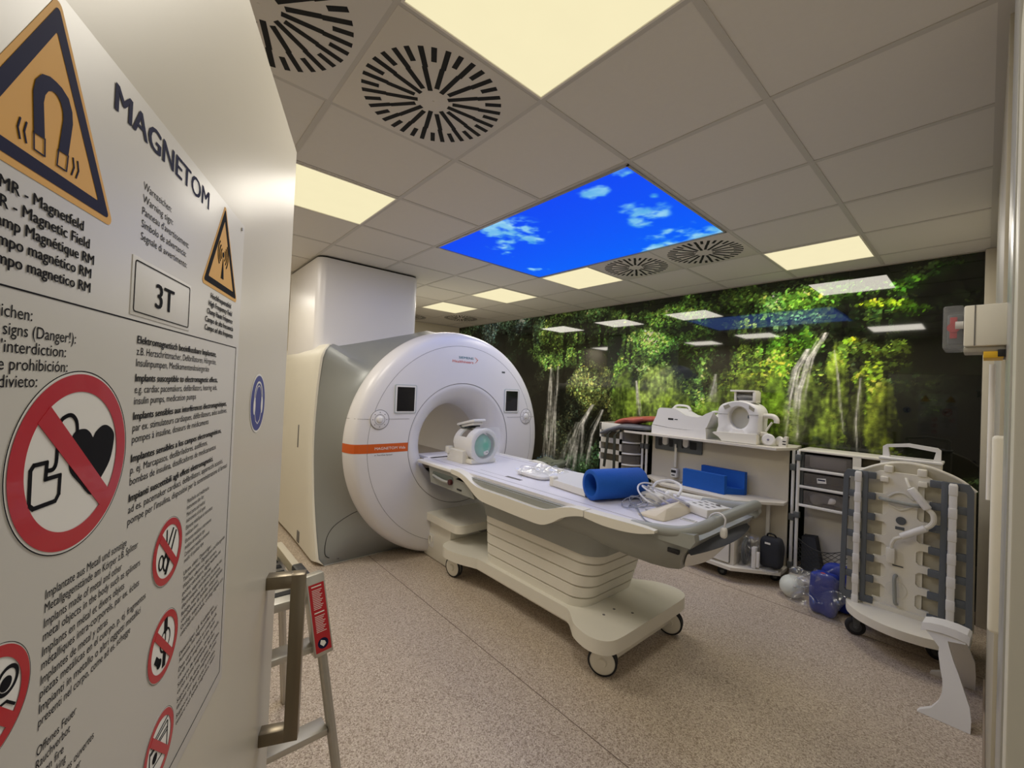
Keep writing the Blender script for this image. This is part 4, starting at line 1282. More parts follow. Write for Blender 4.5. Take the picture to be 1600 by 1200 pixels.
for x, y in ((-.25, .90), (-.25, 1.0), (-.16, 1.05)):
    m = MB(); m.cyl((x, y, .2425), (x, y, .2455), .008, seg=12); m.build('screw_cap', M_seam, bs)
def caster(x, y, rot, r=.078, parent=tb):
    M = Matrix.Translation((x, y, r + .001)) @ Matrix.Rotation(rot, 4, 'Z')
    a = MB(M)
    for s_ in (-1, 1):
        a.lathe([(0, s_ * .036), (.020, s_ * .036), (.026, s_ * .026), (.058, s_ * .025), (.068, s_ * .020), (.068, s_ * .006), (0, s_ * .006)], (0, 0, 0), (0, 1, 0), 36)
    o = a.build('castor', M_cream, parent, ang=40)
    b_ = MB(M)
    for s_ in (-1, 1):
        b_.lathe([(.067, s_ * .023), (.073, s_ * .022), (r, s_ * .017), (r, s_ * .011), (.073, s_ * .006), (.067, s_ * .006)], (0, 0, 0), (0, 1, 0), 40)
    b_.build('tyre', M_rubber, o, ang=50)
    c_ = MB(M); c_.box(-.012, .012, -.004, .004, -.01, .112, .002); c_.build('castor_stem', M_grey, o)
    return o
for x, y, r_ in ((-.165, .785, .52), (-.135, 1.445, .35), (-1.60, .790, .2), (-1.60, 1.44, .1)):
    caster(x, y, r_)
TZ = .867
# ------------------------------------------------------------------ head coil and green phantom on the table
hc = thing('head_coil', 'white cage like head coil with a mirror on top, on table at the bore', 'head coil', (-1.76, 1.05, TZ))
CY, CZ = 1.055, 1.018
m = MB(); m.box(-1.93, -1.62, .93, 1.19, TZ, .905, .012); m.prism([(.895, TZ), (.895, .965), (.925, .975), (.955, .93), (.955, TZ)], 'yz', -1.93, -1.70, .006); m.prism([(1.215, TZ), (1.215, .965), (1.185, .975), (1.155, .93), (1.155, TZ)], 'yz', -1.93, -1.70, .006)
m.build('coil_base', M_cream, hc)
m = MB(); m.box(-1.955, -1.90, .885, .945, .925, .985, .006); m.cyl((-1.96, .90, .965), (-1.93, .90, .965), .010, seg=12); m.build('coil_plug', M_cream, hc)
m = MB()
m.lathe([(.128, -1.88), (.138, -1.87), (.138, -1.63), (.128, -1.625), (.118, -1.63), (.118, -1.87), (.128, -1.88)], (0, CY, CZ), (1, 0, 0), 40, a0=PI * 1.0, a1=PI * 2.0)
m.build('lower_shell', M_white, hc)
m = MB()
def shellband(x0, x1, a0, a1):
    m.lathe([(.124, x0), (.138, x0 + .004), (.138, x1 - .004), (.124, x1), (.122, x1 - .01), (.122, x0 + .01), (.124, x0)], (0, CY, CZ), (1, 0, 0), 24, a0=a0 * PI, a1=a1 * PI)
shellband(-1.715, -1.63, 0, 1)
shellband(-1.885, -1.81, 0, 1)
for a0, a1 in ((0, .16), (.40, .60), (.84, 1)):
    shellband(-1.82, -1.705, a0, a1)
m.build('upper_shell', M_white, hc, ang=50)
m = MB(); m.lathe([(.108, 0), (.108, .018), (.118, .024), (.138, .022), (.146, .014), (.146, 0), (.108, 0)], (-1.628, CY, CZ), (1, 0, 0), 56); m.build('front_ring', M_white, hc, ang=40)
m = MB(); m.prism(rrect(.908, 1.202, TZ + .004, 1.175, .05), 'yz', -1.600, -1.590); m.build('clear_face', M_clear, hc)
m = MB()
Mm = Matrix.Translation((-1.80, 1.045, 1.195)) @ Matrix.Rotation(-.22, 4, 'Y')
m.box(-.135, .125, -.065, .065, -.006, .016, .008, M=Mm); m.box(-.11, .09, -.05, .05, -.030, -.006, .006, M=Mm)
mr = m.build('mirror_unit', M_white, hc)
m = MB(); m.box(-.10, .05, -.052, .052, -.040, -.030, .001, M=Mm); m.build('mirror', mat('mirror_glass', (60, 62, 64), .08, metal=.8), mr)
for y in (.99, 1.10):
    m = MB(); m.tube([(-1.90, y, 1.165), (-1.86, y, 1.150), (-1.82, y, 1.150)], .006, 8); m.build('mirror_bracket', M_dgrey, mr)
ph = thing('phantom_bottle', 'green liquid filled round phantom bottle inside the white head coil', 'phantom', (-1.70, CY, .92))
m = MB(); m.ball((-1.68, CY, CZ - .003), (.085, .103, .103), 36, 20); m.build('bottle', mat('phantom_green', (70, 176, 144), .22, var=.03, coat=.4), ph)
m = MB(); m.lathe([(0, .028), (.010, .028), (.012, .020), (.024, .018), (.026, .004), (.026, -.02)], (-1.622, CY + .012, CZ - .052), (1, 0, 0), 28); cap_ = m.build('bottle_cap', M_white, ph)
m = MB(); m.cyl((-1.595, CY + .012, CZ - .052), (-1.5925, CY + .012, CZ - .052), .006, seg=14); m.build('cap_pin', M_dgrey, cap_)

# wrapped flat coil
o = thing('wrapped_coil', 'flat white coil in clear plastic film lying mid table, beside the square coil block', 'wrapped coil', (-1.02, 1.17, TZ))
m = MB(); m.rbox((-1.02, 1.17, TZ + .017), (.155, .17, .017), exp=5, lump=.01, fr=7, seed=2); m.build('coil_pad', M_white, o, ang=60)
m = MB(); m.rbox((-1.0, 1.17, TZ + .024), (.19, .19, .023), exp=3, lump=.05, fr=16, seed=5, n=60); m.build('plastic_wrap', M_film, o, ang=70)
# square coil block
o = thing('coil_block', 'thin cream white coil slab with small end feet, left of the blue foam roll', 'coil block', (-.66, 1.1, TZ))
m = MB(); m.prism([(-.73, .955), (-.43, .915), (-.42, 1.27), (-.78, 1.31), (-.92, 1.25)], 'xy', TZ + .004, TZ + .046, .006); m.build('slab', M_white, o)
m = MB(); m.box(-.765, -.725, .955, 1.0, TZ, TZ + .062, .005); m.box(-.93, -.89, 1.21, 1.25, TZ, TZ + .060, .005); m.build('end_foot', M_cream, o)
m = MB(); m.box(-.62, -.56, 1.18, 1.21, TZ + .046, TZ + .0468); m.build('marking', M_seam, o)
# blue foam roll
A_, B_ = Vector((-.37, .885, TZ + .0915)), Vector((-.252, 1.225, TZ + .0915))
ax = (B_ - A_).normalized()
m = MB(); L_ = (B_ - A_).length
m.lathe([(.066, 0), (.085, 0), (.0895, .005), (.0895, L_ - .005), (.085, L_), (.066, L_), (.064, L_ - .004), (.064, .004), (.066, 0)], A_, ax, 56)
tag(m.build('foam_roll', M_blue, None, ang=50), 'hollow blue foam roll lying across the white patient table', 'foam roll')
# cushion wedge at the table end
t = bmesh.new()
for v in ((-.045, .88, TZ), (-.045, .88, TZ + .008), (.06, .868, TZ), (.103, .88, TZ), (.115, 1.01, TZ), (.105, 1.17, TZ), (.06, .872, TZ + .018), (.090, .925, TZ + .056), (.062, 1.155, TZ + .060), (.092, 1.165, TZ + .030), (-.05, 1.06, TZ), (-.05, 1.06, TZ + .006)):
    t.verts.new(v)
bmesh.ops.convex_hull(t, input=t.verts[:])
bmesh.ops.bevel(t, geom=t.edges[:], offset=.003, segments=2, profile=.5, affect='EDGES')
m = MB(); m._add(t)
tag(m.build('wedge_cushion', mat('wedge_cream', (222, 212, 190), .6, var=.02), None), 'cream wedge shaped positioning block near the table end by the grey grip', 'wedge')
# control box at the far end corner
o = thing('connector_box', 'flat white box with printed symbols at the far corner of the table end', 'box', (.16, 1.25, TZ))
Mb = Matrix.Translation((.16, 1.23, TZ)) @ Matrix.Rotation(-.35, 4, 'Z')
m = MB(Mb); m.box(-.085, .085, -.085, .085, 0, .048, .010); m.build('box_body', M_white, o)
m = MB(Mb)
for q in range(9):
    m.box(-.055 + (q % 3) * .045, -.03 + (q % 3) * .045, -.05 + (q // 3) * .042, -.036 + (q // 3) * .042, .048, .0485)
m.cyl((.03, .05, .048), (.03, .05, .052), .012, seg=16)
m.build('symbols', M_seam, o, smooth=False)
o = MB(); o.box(.125, .20, 1.00, 1.035, TZ, .8695); o = tag(o.build('caution_label', M_paper), 'small white printed label strip stuck on the table end beside the wedge block', 'label')
m = MB()
for q in range(3):
    m.box(.13, .195, 1.005 + q * .009, 1.009 + q * .009, .8695, .8699)
m.build('print_lines', M_seam, o, smooth=False)
# headset with tubing
o = thing('headset', 'white headset with a round ear cup in the tubing tangle on the table', 'headset', (-.07, 1.20, TZ))
m = MB(); m.rbox((-.13, 1.17, TZ + .030), (.065, .045, .030), exp=5); m.build('ear_cup', M_cream, o, ang=60)
m = MB(); m.ball((-.045, 1.20, TZ + .05), (.026, .030, .032)); m.build('ear_cup', M_white, o)
m = MB(); m.tube([(-.15, 1.19, TZ + .05), (-.16, 1.26, TZ + .10), (-.10, 1.32, TZ + .118), (-.02, 1.30, TZ + .10), (.0, 1.22, TZ + .06)], .0085, 10, 6); m.build('headband', M_white, o)
o = thing('air_tubing', 'tangle of thin clear and white tubing looped around the headset on table', 'tubing', (-.1, 1.1, TZ))
rng_ = random.Random(4)
M_tubew = mat('white_tubing', (214, 214, 220), .3, var=.03)
M_tubec = mat('clear_tubing', (150, 154, 166), .2, alpha=.6)
m = MB()
for k in range(3):
    cx, cy, r_ = -.05 + rng_.uniform(-.03, .03), 1.14 + rng_.uniform(-.03, .06), .085 + .018 * k
    ph_ = rng_.uniform(0, 6)
    m.tube([(cx + r_ * math.cos(a * PI / 6 + ph_), cy + r_ * 1.15 * math.sin(a * PI / 6 + ph_), TZ + .012 + .05 * (1 + math.sin(a * PI / 6 + k))) for a in range(11)], .0052, 8, 4)
m.build('loop', M_tubew, o)
m = MB()
for k in range(5):
    cx, cy, r_ = -.11 + rng_.uniform(-.05, .06), 1.02 + rng_.uniform(-.05, .06), .05 + .012 * k
    ph_ = rng_.uniform(0, 6)
    m.tube([(cx + r_ * math.cos(a * PI / 6 + ph_), cy + r_ * math.sin(a * PI / 6 + ph_), TZ + .006 + .02 * (1 + math.sin(a * PI / 5 + k))) for a in range(12)], .0035, 6, 4)
m.tube([(-.12, .97, TZ + .02), (-.02, .86, TZ + .014), (.06, .79, TZ + .008), (.17, .765, TZ + .012), (.20, .77, TZ + .008)], .0035, 6, 5)
m.tube([(-.10, .95, TZ + .03), (.0, .84, TZ + .010), (.08, .775, TZ + .008), (.19, .757, TZ + .012)], .003, 6, 5)
m.build('thin_tube', M_tubec, o)
m = MB(); m.tube([(-.02, 1.09, TZ + .02), (.03, 1.13, TZ + .055), (.075, 1.16, TZ + .035), (.10, 1.19, TZ + .03)], .016, 10, 5); m.build('thick_hose', mat('lilac_hose', (170, 170, 196), .3, alpha=.8), o)
# squeeze bulb hanging below the grip
o = thing('squeeze_bulb', 'small white squeeze bulb with cord hanging under the grey table end grip', 'squeeze bulb', (.40, .86, .90))
m = MB(); m.rbox((.398, .86, .900), (.014, .016, .024), exp=3); m.build('bulb', M_white, o, ang=60)
m = MB(); m.tube([(.398, .86, .922), (.402, .862, .962), (.372, .866, .981), (.335, .87, .960), (.30, .90, .90), (.24, .93, .872)], .004, 6, 5); m.build('cord', M_tubew, o)

# ------------------------------------------------------------------ central storage unit
su = thing('storage_unit', 'white open storage unit with top board, middle shelf and back panel', 'storage unit', (-.5, 2.8, 0))
M_board = mat('shelf_board', (214, 208, 196), .4, var=.02)
m = MB(); m.prism([(-1.47, 2.86), (-1.38, 2.75), (.05, 2.74), (.13, 2.98), (.10, 3.24), (-1.47, 3.24)], 'xy', 1.096, 1.116, .002); m.build('top_board', M_board, su)
m = MB(); m.box(-1.17, .085, 2.965, 2.98, .115, 1.096, .002); m.build('back_panel', mat('panel_cream', (206, 198, 180), .5, var=.02), su)
m = MB(); m.prism([(-1.17, 2.964), (-1.17, 2.88), (-.86, 2.61), (-.20, 2.575), (.085, 2.85), (.085, 2.964)], 'xy', .644, .664, .003); m.build('middle_shelf', M_board, su)
m = MB(); m.prism([(-1.17, 2.964), (-.86, 2.57), (-.19, 2.535), (.10, 2.77), (.10, 2.964)], 'xy', .098, .124, .003); m.build('bottom_board', M_board, su)
m = MB(); m.box(-.86, -.19, 2.60, 2.955, .124, .50, .003); m.box(-.205, -.19, 2.585, 2.955, .50, .644, .002); cb = m.build('cupboard', M_board, su)
m = MB(); m.box(-.83, -.225, 2.578, 2.60, .142, .485, .003); cd_ = m.build('cupboard_door', M_white, cb)
m = MB(); m.box(-.835, -.22, 2.596, 2.601, .137, .49); m.build('door_gap', M_dgrey, cb)
m = MB(); m.box(-.055, -.030, 2.90, 2.925, .124, .644, .002); m.build('divider_post', M_white, su)
for nm, x, y in (('post', .118, 2.955), ('post', -1.215, 2.93), ('post', -1.265, 2.93)):
    m = MB(); m.cyl((x, y, .12), (x, y, 1.096), .0125, seg=16); p = m.build(nm, M_white, su)
    for za in (.93, .52, .125):
        m = MB(); m.box(x - .02, x + .02, y - .02, y + .02, za, za + .055, .004); m.build('clamp', M_dgrey, p)
def small_castor(x, y, r, parent, rot=0.3):
    M = Matrix.Translation((x, y, r)) @ Matrix.Rotation(rot, 4, 'Z')
    a = MB(M); a.lathe([(0, -.012), (r * .8, -.012), (r, -.008), (r, .008), (r * .8, .012), (0, .012)], (0, .016, 0), (0, 1, 0), 24); a.lathe([(0, -.012), (r * .8, -.012), (r, -.008), (r, .008), (r * .8, .012), (0, .012)], (0, -.016, 0), (0, 1, 0), 24)
    a.box(-.02, .012, -.03, .03, r * .2, r * 1.25, .006)
    o_ = a.build('castor', M_rubber, parent, ang=40)
    b_ = MB(M); b_.cyl((0, -.0285, 0), (0, .0285, 0), r * .45, seg=16); b_.cyl((-.005, 0, r), (-.005, 0, .098 if r < .04 else .2), .008, seg=10); b_.build('hub', M_dgrey, o_)
    return o_
for x, y in ((-.30, 2.66), (-.80, 2.68), (.02, 2.92), (-1.08, 2.93)):
    small_castor(x, y, .036, su)

# hook panel with paddles and a hanging plug
o = thing('hook_panel', 'dark grey holder panel with two white paddles under the top board', 'holder panel', (-.88, 2.95, 1.0))
m = MB(); m.prism(rrect(-1.128, -.638, .945, 1.088, .015), 'xz', 2.945, 2.964, .003); hp = m.build('panel', M_dgrey, o)
m = MB()
for x0, x1 in ((-1.09, -1.05), (-.97, -.93), (-.84, -.815), (-.755, -.69)):
    m.prism(rrect(x0, x1, .985, 1.06, .008), 'xz', 2.943, 2.946)
m.build('panel_openings', M_dark, hp)
for x in (-1.006, -.789):
    m = MB(); m.prism(rrect(x - .026, x + .026, 1.00, 1.095, .025), 'xz', 2.918, 2.945, .006); m.build('paddle', M_white, o)
o = thing('hanging_plug', 'white cable plug hanging from grey panel down to the middle shelf', 'cable plug', (-.89, 2.93, .7))
m = MB(); m.box(-.905, -.880, 2.925, 2.943, .79, .985, .004); m.build('cable', M_cream, o)
m = MB(); m.box(-.925, -.862, 2.905, 2.955, .690, .775, .006); pb = m.build('plug_body', M_white, o)
m = MB(); m.box(-.920, -.870, 2.9035, 2.906, .735, .762); m.box(-.915, -.880, 2.9035, 2.906, .706, .716); m.build('plug_marking', M_dark, pb, smooth=False)
m = MB(); m.cyl((-.895, 2.93, .985), (-.895, 2.93, 1.02), .010, seg=12); m.build('cable_grip', M_white, o)

# blue foam channel
o = thing('foam_channel', 'blue foam channel block with two upright walls on the middle shelf', 'foam block', (-.47, 2.8, .665))
m = MB(); m.prism([(-.715, 2.735), (-.325, 2.70), (-.320, 2.745), (-.710, 2.78)], 'xy', .665, .826, .004); m.build('front_wall', M_blue, o)
m = MB(); m.prism([(-.610, 2.885), (-.215, 2.85), (-.210, 2.892), (-.605, 2.927)], 'xy', .665, .862, .004); m.build('rear_wall', M_blue, o)
m = MB(); m.prism([(-.705, 2.78), (-.320, 2.745), (-.218, 2.85), (-.608, 2.885)], 'xy', .665, .715, .003); m.build('trough', M_blue, o)
m = MB(); m.box(-.93, -.765, 2.72, 2.87, .665, .674, .004, M=Matrix.Translation((-.85, 2.8, 0)) @ Matrix.Rotation(.25, 4, 'Z') @ Matrix.Translation((.85, -2.8, 0)))
tag(m.build('tablet_plate', mat('dull_plate', (150, 148, 144), .3, metal=.5), None), 'flat grey plate lying on middle shelf left of the blue foam channel', 'plate')

# things in the bottom compartment
o = thing('bagged_cable', 'dark grey cable coil in a crumpled clear bag on the bottom board', 'bagged cable', (-.13, 2.72, .125))
m = MB()
for k in range(5):
    m.tube([(-.145 + .012 * (k % 2), 2.72 + (.045 + .007 * k) * math.cos(a * PI / 9), .235 + (.075 + .007 * k) * math.sin(a * PI / 9)) for a in range(18)], .008, 8, 2, closed=True)
m.build('cable_loop', M_dgrey, o)
m = MB(); m.rbox((-.115, 2.725, .246), (.070, .080, .106), exp=3, lump=.07, fr=13, seed=8, n=54); m.build('clear_bag', M_film, o, ang=70)
m = MB(); m.box(-.083, -.052, 2.67, 2.72, .1245, .295, .004); m.box(-.0525, -.03, 2.68, 2.71, .14, .26, .003)
tag(m.build('spacer_block', M_white, None), 'narrow upright white block beside the black bag in bottom compartment', 'block')
o = thing('black_bag', 'black padded bag with white print in the bottom compartment', 'bag', (.02, 2.83, .125))
m = MB(); m.rbox((.028, 2.80, .262), (.078, .072, .122), exp=5, lump=.012, fr=9, seed=3); m.build('bag_body', mat('black_fabric', (46, 48, 54), .85, var=.1, scale=30, bump=.3), o, ang=60)
m = MB(); m.box(-.005, .035, 2.726, 2.7275, .335, .350); m.build('bag_print', M_paper, o, smooth=False)
m = MB(); m.tube([(-.01, 2.80, .378), (.0, 2.79, .405), (.04, 2.79, .408), (.06, 2.80, .378)], .007, 8, 4); m.build('bag_handle', M_dark, o)
m = MB(); m.rbox((.0, 2.70, .138), (.095, .045, .012), exp=3, lump=.04, fr=20, seed=11, n=40)
tag(m.build('plastic_film', M_film, None, ang=70), 'crumpled clear plastic film in front of the black bag on bottom board', 'plastic film')

# ------------------------------------------------------------------ on the top board
BZ = 1.116
o = thing('coil_tray', 'low white saddle shaped coil tray with handles on the top board', 'coil tray', (-.82, 2.95, BZ))
m = MB(); m.prism([(-1.11, BZ), (-1.107, 1.200), (-.935, 1.185), (-.758, 1.180), (-.56, 1.210), (-.552, BZ)], 'xz', 2.83, 3.12, .008); m.build('tray_base', M_white, o)
SAD = [(-1.107, 1.205), (-1.085, 1.255), (-1.064, 1.300), (-1.050, 1.360), (-1.030, 1.380), (-.97, 1.382), (-.88, 1.380), (-.84, 1.362), (-.763, 1.322), (-.70, 1.312), (-.64, 1.312), (-.60, 1.325), (-.563, 1.350), (-.517, 1.372), (-.495, 1.368), (-.515, 1.322), (-.55, 1.231), (-.57, 1.205), (-.758, 1.183), (-.929, 1.188)]
m = MB()
def trayY(i, n):
    return 2.835 + .28 * i / n
rings = []
for i in range(13):
    u = i / 12 * 2 - 1
    dip = .0 if abs(u) > .85 else -.055 * (1 - (u / .85) ** 2)
    rings.append([Vector((x, trayY(i, 12), z + (dip if z > 1.29 else 0))) for x, z in SAD])
loft(m, rings); sd = m.build('tray_saddle', M_white, o, ang=45)
m = MB(); m.tube([(-1.02, 3.10, 1.37), (-.99, 3.13, 1.405), (-.88, 3.13, 1.40), (-.83, 3.09, 1.36)], .013, 10, 5); m.tube([(-.53, 2.90, 1.365), (-.505, 2.90, 1.372), (-.497, 2.98, 1.368), (-.505, 3.06, 1.366), (-.53, 3.06, 1.36)], .012, 10, 5); m.build('tray_handle', M_white, o)
m = MB(); m.box(-.935, -.880, 2.8335, 2.836, 1.265, 1.283); m.box(-.868, -.835, 2.8335, 2.836, 1.270, 1.278); m.build('tray_marking', M_dark, sd, smooth=False)

o = thing('neck_coil', 'tall white arched head and neck coil with a mirror box on top', 'head coil', (-.28, 2.93, BZ))
OUT = [(-.480, 1.190), (-.448, 1.232), (-.452, 1.320), (-.449, 1.403), (-.414, 1.450), (-.335, 1.478), (-.280, 1.486), (-.232, 1.482), (-.148, 1.449), (-.110, 1.389), (-.112, 1.300), (-.116, 1.205), (-.156, 1.186), (-.300, 1.180), (-.432, 1.178)]
HC = (-.276, 1.335)
def ringplate(m_, outer, c, rx, rz, y0, y1):
    n = 60
    O = catmull([Vector((a, 0, b)) for a, b in outer], 8, True)
    an = [(math.atan2(p.z - c[1], p.x - c[0]), p) for p in O]
    an.sort(key=lambda q: q[0])
    pts = []
    for k in range(n):
        t = -PI + 2 * PI * (k + .5) / n
        p = min(an, key=lambda q: abs(q[0] - t))[1]
        pts.append((p, Vector((c[0] + rx * math.cos(t), 0, c[1] + rz * math.sin(t)))))
    prof = lambda p, q: [Vector((q.x, y0 + .02, q.z)), Vector((q.x * .85 + p.x * .15, y0 + .004, q.z * .85 + p.z * .15)), Vector((q.x * .15 + p.x * .85, y0, q.z * .15 + p.z * .85)), Vector((p.x, y0 + .012, p.z)), Vector((p.x, y1, p.z)), Vector((q.x, y1, q.z))]
    G_ = [prof(p, q) for p, q in pts]
    m_.grid(lambda i, j: G_[i][j], n, 6, cu=True, cv=True)
m = MB(); ringplate(m, OUT, HC, .084, .098, 2.82, 3.04); sh = m.build('coil_shell', M_white, o, ang=50)
m = MB(); m.cyl((-.276, 2.90, 1.335), (-.276, 2.91, 1.335), .105, seg=48); m.build('coil_rear', mat('milky_plastic', (196, 192, 172), .4), o)
m = MB()
P = [(-.455, 2.8185, 1.362), (-.36, 2.8185, 1.362)]
m.tube(P, .0016, 6); m.tube([(-.19, 2.8185, 1.366), (-.112, 2.8185, 1.370)], .0016, 6)
m.box(-.212, -.203, 2.86, 2.872, 1.335, 1.362, .002)
m.build('shell_joint', M_dgrey, sh)
for q in ([(-.405, 1.435), (-.36, 1.452), (-.345, 1.43), (-.39, 1.405)], [(-.19, 1.452), (-.145, 1.425), (-.15, 1.395), (-.19, 1.42)]):
    m = MB(); m.prism(q, 'xz', 2.8185, 2.8225, .001); m.build('shell_window', mat('window_shade', (150, 146, 130), .3), sh)
m = MB(); m.prism([(-.485, 1.186), (-.47, 1.196), (-.12, 1.205), (-.118, BZ + .004), (-.40, BZ + .004), (-.425, 1.150)], 'xz', 2.80, 3.08, .008); m.build('coil_base', M_cream, o)
m = MB(); m.box(-.365, -.165, 2.86, 2.99, 1.566, 1.582, .003); m.box(-.18, -.155, 2.865, 2.99, 1.488, 1.570, .003); m.box(-.345, -.325, 2.90, 2.985, 1.485, 1.568, .003); m.box(-.325, -.18, 2.975, 2.985, 1.49, 1.568); m.box(-.30, -.155, 2.89, 2.99, 1.474, 1.492, .002)
mb_ = m.build('mirror_box', M_cream, o)
m = MB(); m.box(-.322, -.185, 2.90, 2.91, 1.505, 1.560, .002, M=Matrix.Translation((-.25, 2.93, 1.53)) @ Matrix.Rotation(.5, 4, 'X') @ Matrix.Translation((.25, -2.93, -1.53))); m.build('mirror', mat('grey_mirror', (140, 140, 138), .08, metal=.9), mb_)

o = thing('loop_coil', 'small cream loop coil with hinged arm and round discs right of neck coil', 'loop coil', (-.03, 2.93, BZ))
m = MB(); m.tube([(-.10, 2.93, 1.362), (-.06, 2.92, 1.366), (-.025, 2.92, 1.360), (-.006, 2.92, 1.335), (-.006, 2.92, 1.310)], .022, 12, 5); m.build('arm', M_cream, o)
m = MB(); m.tube([(-.035, 2.91, 1.315), (-.055, 2.905, 1.28), (-.078, 2.90, 1.235)], .009, 10, 3); m.rbox((-.092, 2.90, 1.205), (.030, .022, .022), exp=4); m.build('link', M_cream, o)
m = MB(); m.lathe([(0, -.014), (.040, -.014), (.050, -.004), (.050, .012), (.040, .020), (0, .020)], (-.052, 2.885, BZ + .0505), (.25, -1, .1), 32); dk = m.build('disc', M_white, o)
m = MB(); m.ball((-.048, 2.862, BZ + .052), (.009, .006, .009)); m.build('disc_button', mat('lilac_grey', (120, 118, 140), .4), dk)
m = MB(); m.lathe([(0, -.012), (.032, -.012), (.042, 0), (.032, .014), (0, .014)], (.010, 2.95, BZ + .043), (-.5, -1, .3), 28); m.build('disc', M_cream, o)
m = MB(); m.prism([(.02, BZ), (.02, 1.150), (.062, 1.205), (.080, 1.200), (.074, BZ)], 'xz', 2.90, 2.95, .006); m.build('socket_block', M_cream, o)
m = MB(); m.box(.048, .072, 2.8985, 2.9005, 1.135, 1.145); m.box(.048, .072, 2.8985, 2.9005, 1.158, 1.168); m.build('socket_slots', M_dark, o, smooth=False)

# red and grey pads with straps hanging over the left end
M_gpad = mat('grey_vinyl', (106, 108, 114), .35, var=.08, scale=14, bump=.4, bscale=30)
o = thing('grey_pad', 'shiny grey padded cushion under red pad, two dark straps hanging down', 'pad', (-1.42, 2.9, BZ))
def droop(v):
    return Vector((v.x, v.y, v.z - (max(0, -v.x - .08) ** 1.5) * .55))
m = MB(); m.rbox((-1.40, 2.92, BZ + .036), (.285, .17, .030), exp=3.2, lump=.012, fr=7, seed=4)
for v in m.bm.verts:
    d_ = max(0, -1.45 - v.co.x)
    v.co.z -= d_ * .42
    v.co.y -= max(0, -1.5 - v.co.x) * .7
m.build('pad_body', M_gpad, o, ang=70)
M_strap = mat('strap_olive', (52, 54, 44), .8, var=.1)
for x0, x1, zb_ in ((-1.555, -1.592, .700), (-1.468, -1.462, .585)):
    m = MB(); m.box(-.016, .016, -.003, .003, 0, 1.055 - zb_, .001, M=Matrix.Translation((x1, 2.705, zb_)) @ Matrix.Rotation(math.atan2(x0 - x1, 1.055 - zb_), 4, 'Y'))
    m.tube([(x0, 2.705, 1.05), (x0 + .01, 2.74, 1.085), (x0 + .02, 2.80, 1.10)], .008, 6, 3)
    m.build('strap', M_strap, o)
m = MB(); m.rbox((-1.39, 2.98, BZ + .105), (.268, .14, .034), exp=2.6, lump=.03, fr=8, seed=9)
for v in m.bm.verts:
    k_ = (v.co.x + 1.39) / .268
    v.co.z += .035 * k_ - (.055 * max(0, -k_ - .2))
    v.co.y += -.05 * k_ * 0
tag(m.build('red_pad', mat('red_vinyl', (178, 92, 78), .32, var=.3, scale=16, bump=.5, bscale=26), None, ang=70), 'crumpled dull red pad lying on grey pad at the left end', 'pad')

# ------------------------------------------------------------------ left drawer tower
o = thing('drawer_tower', 'narrow cream tower with three dark openings and curved drawers, left of storage unit', 'drawer unit', (-1.55, 2.95, 0))
m = MB()
xs_ = [(-1.735, -1.445)]
m.box(-1.735, -1.445, 2.80, 2.815, 1.09, 1.175, .003)
zs_ = [(1.020, .965), (.845, .800), (.680, .06)]
zz = [1.09, 1.015, .965, .890, .845, .770]
m.box(-1.735, -1.715, 2.80, 2.815, .06, 1.175); m.box(-1.470, -1.445, 2.80, 2.815, .06, 1.175)
m.box(-1.735, -1.445, 2.80, 2.815, .955, 1.010); m.box(-1.735, -1.445, 2.80, 2.815, .835, .880); m.box(-1.735, -1.445, 2.80, 2.815, .06, .760)
m.box(-1.735, -1.72, 2.815, 3.2, .06, 1.175); m.box(-1.735, -1.445, 3.19, 3.2, .06, 1.09); m.box(-1.46, -1.445, 2.815, 3.2, .06, 1.09); m.box(-1.735, -1.445, 2.815, 3.2, 1.155, 1.175) if False else None
m.build('carcass', M_cream, o)
m = MB(); m.box(-1.715, -1.46, 2.86, 2.868, .70, 1.14); m.build('opening_shade', mat('olive_shade', (116, 108, 88), .6), o)  # dark olive sheet painted as the shade inside the three openings
for k, z_ in enumerate((.985, .865, .745)):
    m = MB()
    arc = [(-1.438, 2.815)] + [(-1.438 + .15 * math.sin(a * PI / 16), 2.815 + .13 * (1 - math.cos(a * PI / 16))) for a in range(1, 9)]
    poly = arc + [(-1.29, 3.10), (-1.438, 3.10)]
    m.prism(poly, 'xy', z_, z_ + .095 if k else 1.086, .004); dr_ = m.build('drawer', M_drawer, o)
    m = MB(); m.tube([(x, y - .004, z_ - .006) for x, y in arc], .009, 8); m.build('drawer_rim', M_white, dr_)
# ------------------------------------------------------------------ right drawer rack
rk = thing('drawer_rack', 'cream drawer rack with three smoky drawers and a net basket', 'drawer unit', (.42, 3.0, 0))
m = MB(); m.box(.155, .70, 2.93, 3.24, 1.096, 1.112, .003); m.box(.505, .70, 2.93, 2.945, .10, 1.03, .002); m.box(.505, .70, 2.93, 2.945, 1.03, 1.096, .002) if False else None
m.box(.505, .555, 2.93, 2.945, 1.03, 1.096); m.box(.685, .70, 2.93, 3.24, .10, 1.096)
m.build('carcass', M_cream, rk)
m = MB(); m.box(.165, .70, 3.225, 3.24, .10, 1.096); m.box(.17, .505, 3.10, 3.112, .12, .66, .002); m.build('rack_back', M_board, rk)
m = MB(); m.box(.555, .685, 2.99, 3.0, 1.03, 1.096); m.build('shade_board', mat('board_shade', (96, 88, 66), .6), rk)  # dark sheet standing in for the shade behind the rack opening
m = MB(); m.box(.13, .70, 2.80, 3.24, .085, .105, .004); m.build('rack_floor', M_board, rk)
m = MB(); m.cyl((.160, 2.925, .105), (.160, 2.925, 1.10), .0125, seg=16); p = m.build('post', M_white, rk)
for za in (1.02, .555, .105):
    m = MB(); m.box(.14, .18, 2.905, 2.945, za, za + .05, .004); m.build('clamp', M_dgrey, p)
